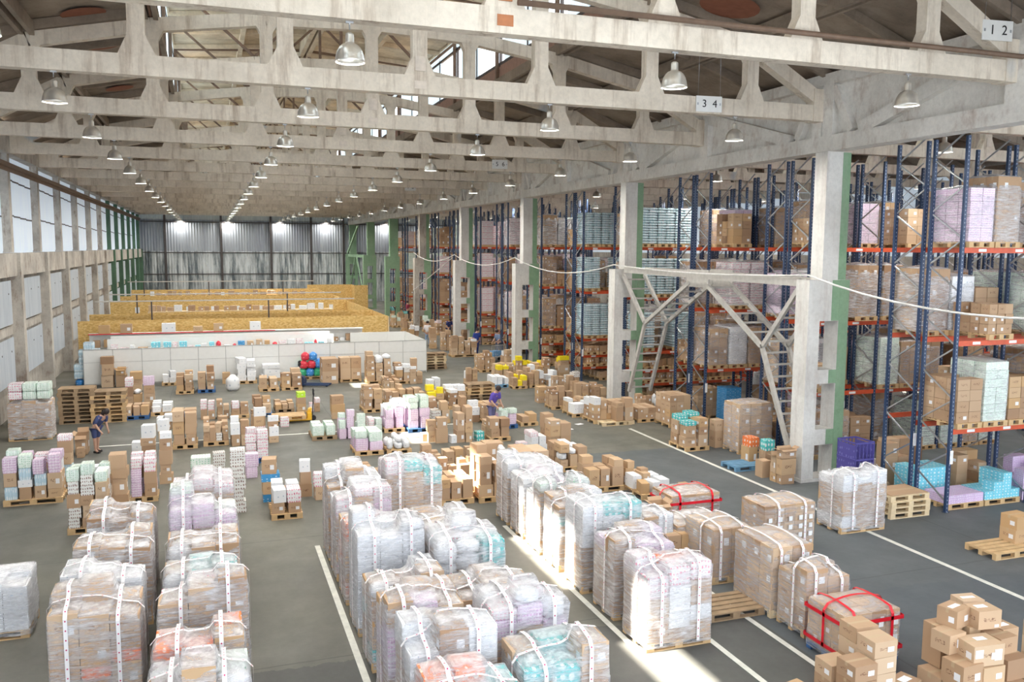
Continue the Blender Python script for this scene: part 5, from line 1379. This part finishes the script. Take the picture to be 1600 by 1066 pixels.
# ------------------------------------------------------------------ people
def skinned(name, verts, edges, rads, mat, parent, root=0):
    me = bpy.data.meshes.new(name); me.from_pydata(verts, edges, []); o = ob(name, me, parent); me.materials.append(M[mat] if isinstance(mat, str) else mat)
    sk = o.modifiers.new('skin', 'SKIN'); sk.use_smooth_shade = True
    for i, v in enumerate(me.skin_vertices[0].data):
        rr_ = rads[i]; v.radius = (rr_, rr_) if not isinstance(rr_, tuple) else rr_; v.use_root = (i == root)
    s = o.modifiers.new('sub', 'SUBSURF'); s.levels = 1; s.render_levels = 1
    return o
CL = {}
def cloth(c):
    if c not in CL: CL[c] = plain('cloth_%d' % len(CL), c, .85)
    return CL[c]
def person(x, y, rz, label, shirt, trousers, hgt=1.72, bend=0., arms='down', long_hair=False, short=False, hairc='hair'):
    t = ob('person', None, None, (x, y, 0), rz); t.scale = (hgt/1.75,)*3; tag(t, label, 'person')
    def B(p):      # bend the upper body forward (towards -y) about the hip
        px, py, pz = p
        if pz <= .95: return p
        d = pz-.95; return (px, py*cos(bend)-d*sin(bend), .95+d*cos(bend)+py*sin(bend))
    def arm(s):
        if arms == 'down': return [(s*.19, 0, 1.42), (s*.25, -.01, 1.14), (s*.24, -.08, .90), (s*.23, -.11, .80)]
        if arms == 'fwd': return [(s*.19, 0, 1.42), (s*.24, -.10, 1.18), (s*.18, -.34, 1.10), (s*.15, -.45, 1.10)]
        return [(s*.19, 0, 1.42), (s*.23, -.2, 1.25), (s*.17, -.42, 1.05), (s*.15, -.5, .97)]
    V = [(0, 0, .95), (0, .01, 1.12), (0, 0, 1.36), (0, 0, 1.50), (0, -.01, 1.58), (0, -.015, 1.70)]
    Rd = [.13, .125, .14, .055, .075, .085]; E = [(0, 1), (1, 2), (2, 3), (3, 4), (4, 5)]
    for s in (-1, 1):
        a = len(V); V += arm(s); Rd += [.055, .045, .032, .028]; E += [(2, a), (a, a+1), (a+1, a+2), (a+2, a+3)]
        h = V[-1]
        for f in range(4):
            b0 = len(V); V.append((h[0]+(f-1.5)*.018, h[1]-.02, h[2]-.03)); V.append((h[0]+(f-1.5)*.02, h[1]-.035, h[2]-.075-.008*(f in (1, 2)))); Rd += [.009, .008]; E += [(a+3, b0), (b0, b0+1)]
        b0 = len(V); V.append((h[0]-s*.035, h[1]-.03, h[2]-.02)); Rd += [.009]; E += [(a+3, b0)]
    for s, dy in ((-1, -.06), (1, .06)):
        a = len(V); V += [(s*.09, 0, .86), (s*.10, dy*.5-.02, .48), (s*.10, dy, .10), (s*.11, dy-.14, .035)]; Rd += [.085, .06, .042, .035]; E += [(0, a), (a, a+1), (a+1, a+2), (a+2, a+3)]
    skinned('body', [B(v) for v in V], E, Rd, 'skin', t)
    hd = B((0, -.02, 1.64))
    # shirt
    V = [(0, 0, .92), (0, .01, 1.12), (0, 0, 1.36), (0, 0, 1.45)]; Rd = [.16, .15, .165, .08]; E = [(0, 1), (1, 2), (2, 3)]
    for s in (-1, 1):
        a = len(V); A = arm(s); V += A[:2]; Rd += [.072, .06]; E += [(2, a), (a, a+1)]
    skinned('shirt', [B(v) for v in V], E, Rd, cloth(shirt), t)
    V = [(0, 0, .93)]; Rd = [.155]; E = []
    for s, dy in ((-1, -.06), (1, .06)):
        a = len(V); V += [(s*.09, 0, .84), (s*.10, dy*.5-.02, .48)]; Rd += [.105, .08]; E += [(0, a), (a, a+1)]
        if not short: V += [(s*.10, dy, .11)]; Rd += [.065]; E += [(a+1, a+2)]
    skinned('trousers' if not short else 'shorts', V, E, Rd, cloth(trousers), t)
    for s, dy in ((-1, -.06), (1, .06)):
        b = MB(); b.prism([(-.04, 0), (.05, 0), (.045, .07), (-.035, .07)], -.17+dy, .06+dy); o = ob('shoe', b.mesh('shoe', ['black']), t, (s*.1, 0, 0))
    b = MB(); prof = [(.0, .125), (.06, .115), (.095, .07), (.107, .01), (.098, -.05)]
    b.lathe([(r_, z_) for r_, z_ in prof][::-1], 14, 0, (0, .015, .02))
    if long_hair: b.lathe([(.05, -.22), (.085, -.12), (.10, -.02)], 12, 0, (0, .05, .0))
    o = ob('hair', b.mesh('hair', ['hair']), t, hd, 0); o.rotation_euler.x = bend
    b = MB()
    for s in (-1, 1): b.lathe([(.0, .012), (.012, 0), (.0, -.012)], 8, 0, (s*.033, -.092, .0)); 
    o = ob('eyes', b.mesh('eyes', ['ink']), t, hd); o.rotation_euler.x = bend
    b = MB(); b.prism([(-.014, -.045), (.014, -.045), (.008, 0), (-.008, 0)], -.115, -.08); b.box(-.02, -.1, -.072, .02, -.085, -.064)
    o = ob('face', b.mesh('face', ['skin']), t, hd); o.rotation_euler.x = bend
    return t
def at(px, py): return fl(px, py)
person(*at(151, 707), .9, 'person in dark blue dress bending over the tall open carton', (.06, .08, .2), (.06, .08, .2), 1.6, .75, 'fwd', True, True)
person(*at(668, 541), 2.6, 'person in white shirt and light jeans standing beside a tall carton tower', (.75, .72, .74), (.30, .42, .62), 1.68)
person(*at(768, 668), .5, 'person in purple-blue leaning over the dark cartons', (.12, .08, .45), (.15, .15, .3), 1.65, .5, 'fwd')
person(*at(744, 556), .3, 'person in a dark blue overall beside the trolley', (.03, .06, .30), (.03, .05, .22), 1.7, .15)
person(*at(780, 558), -1.2, 'person in grey-blue shirt behind the trolley', (.20, .27, .42), (.12, .14, .2), 1.7, .3, 'fwd')
person(*at(618, 494), 1., 'person in black standing near the far green column', (.02, .02, .03), (.02, .02, .03), 1.7)
person(*at(637, 500), 2., 'person in dark red beside the far rack', (.25, .03, .06), (.05, .05, .06), 1.7)
person(*at(700, 530), .2, 'person in dark blue bending by the third column', (.03, .05, .2), (.03, .04, .12), 1.65, .6, 'fwd')
# cart near the second column
x, y = at(768, 566); t = ob('trolley', None, None, (x, y, 0), .3); tag(t, 'grey wire trolley with a blue tray between two people', 'trolley')
b = MB(); b.box(0, 0, .25, 1.0, .6, .3); part('deck', b, ['gsteel'], t)
b = MB(); b.box(.2, .1, .3, .8, .5, .6); part('tray', b, ['b'], t, 'blue tray')
b = MB()
for i in range(9): b.box(i*.12, -.01, .3, i*.12+.015, .01, .95)
b.bar((0, 0, .95), (1, 0, .95), .03, .03); part('side_grille', b, ['gsteel'], t)
for xx in (.1, .9):
    for yy in (.08, .52): b = MB(); b.tube([(xx, yy-.02, .08), (xx, yy+.02, .08)], .08, 12); b.box(xx-.02, yy-.02, .1, xx+.02, yy+.02, .25); part('wheel', b, ['black'], t)
# papers on the floor
for i, (px, py) in enumerate(((889, 671), (905, 663), (42, 786), (1262, 828), (160, 791))):
    x, y = at(px, py); b = MB(); b.box(-.15, -.1, .002, .15, .1, .006); tag(ob('paper_sheet', b.mesh('paper_sheet', ['paper']), None, (x, y, 0), .3*i), ('white paper sheet on the aisle floor', 'crumpled paper near the brick-like carton block', 'white sheet by the mixed stack at the left wall', 'paper scrap on the long white floor line', 'small white scrap before the green-roll stack')[i], 'paper')
emit()
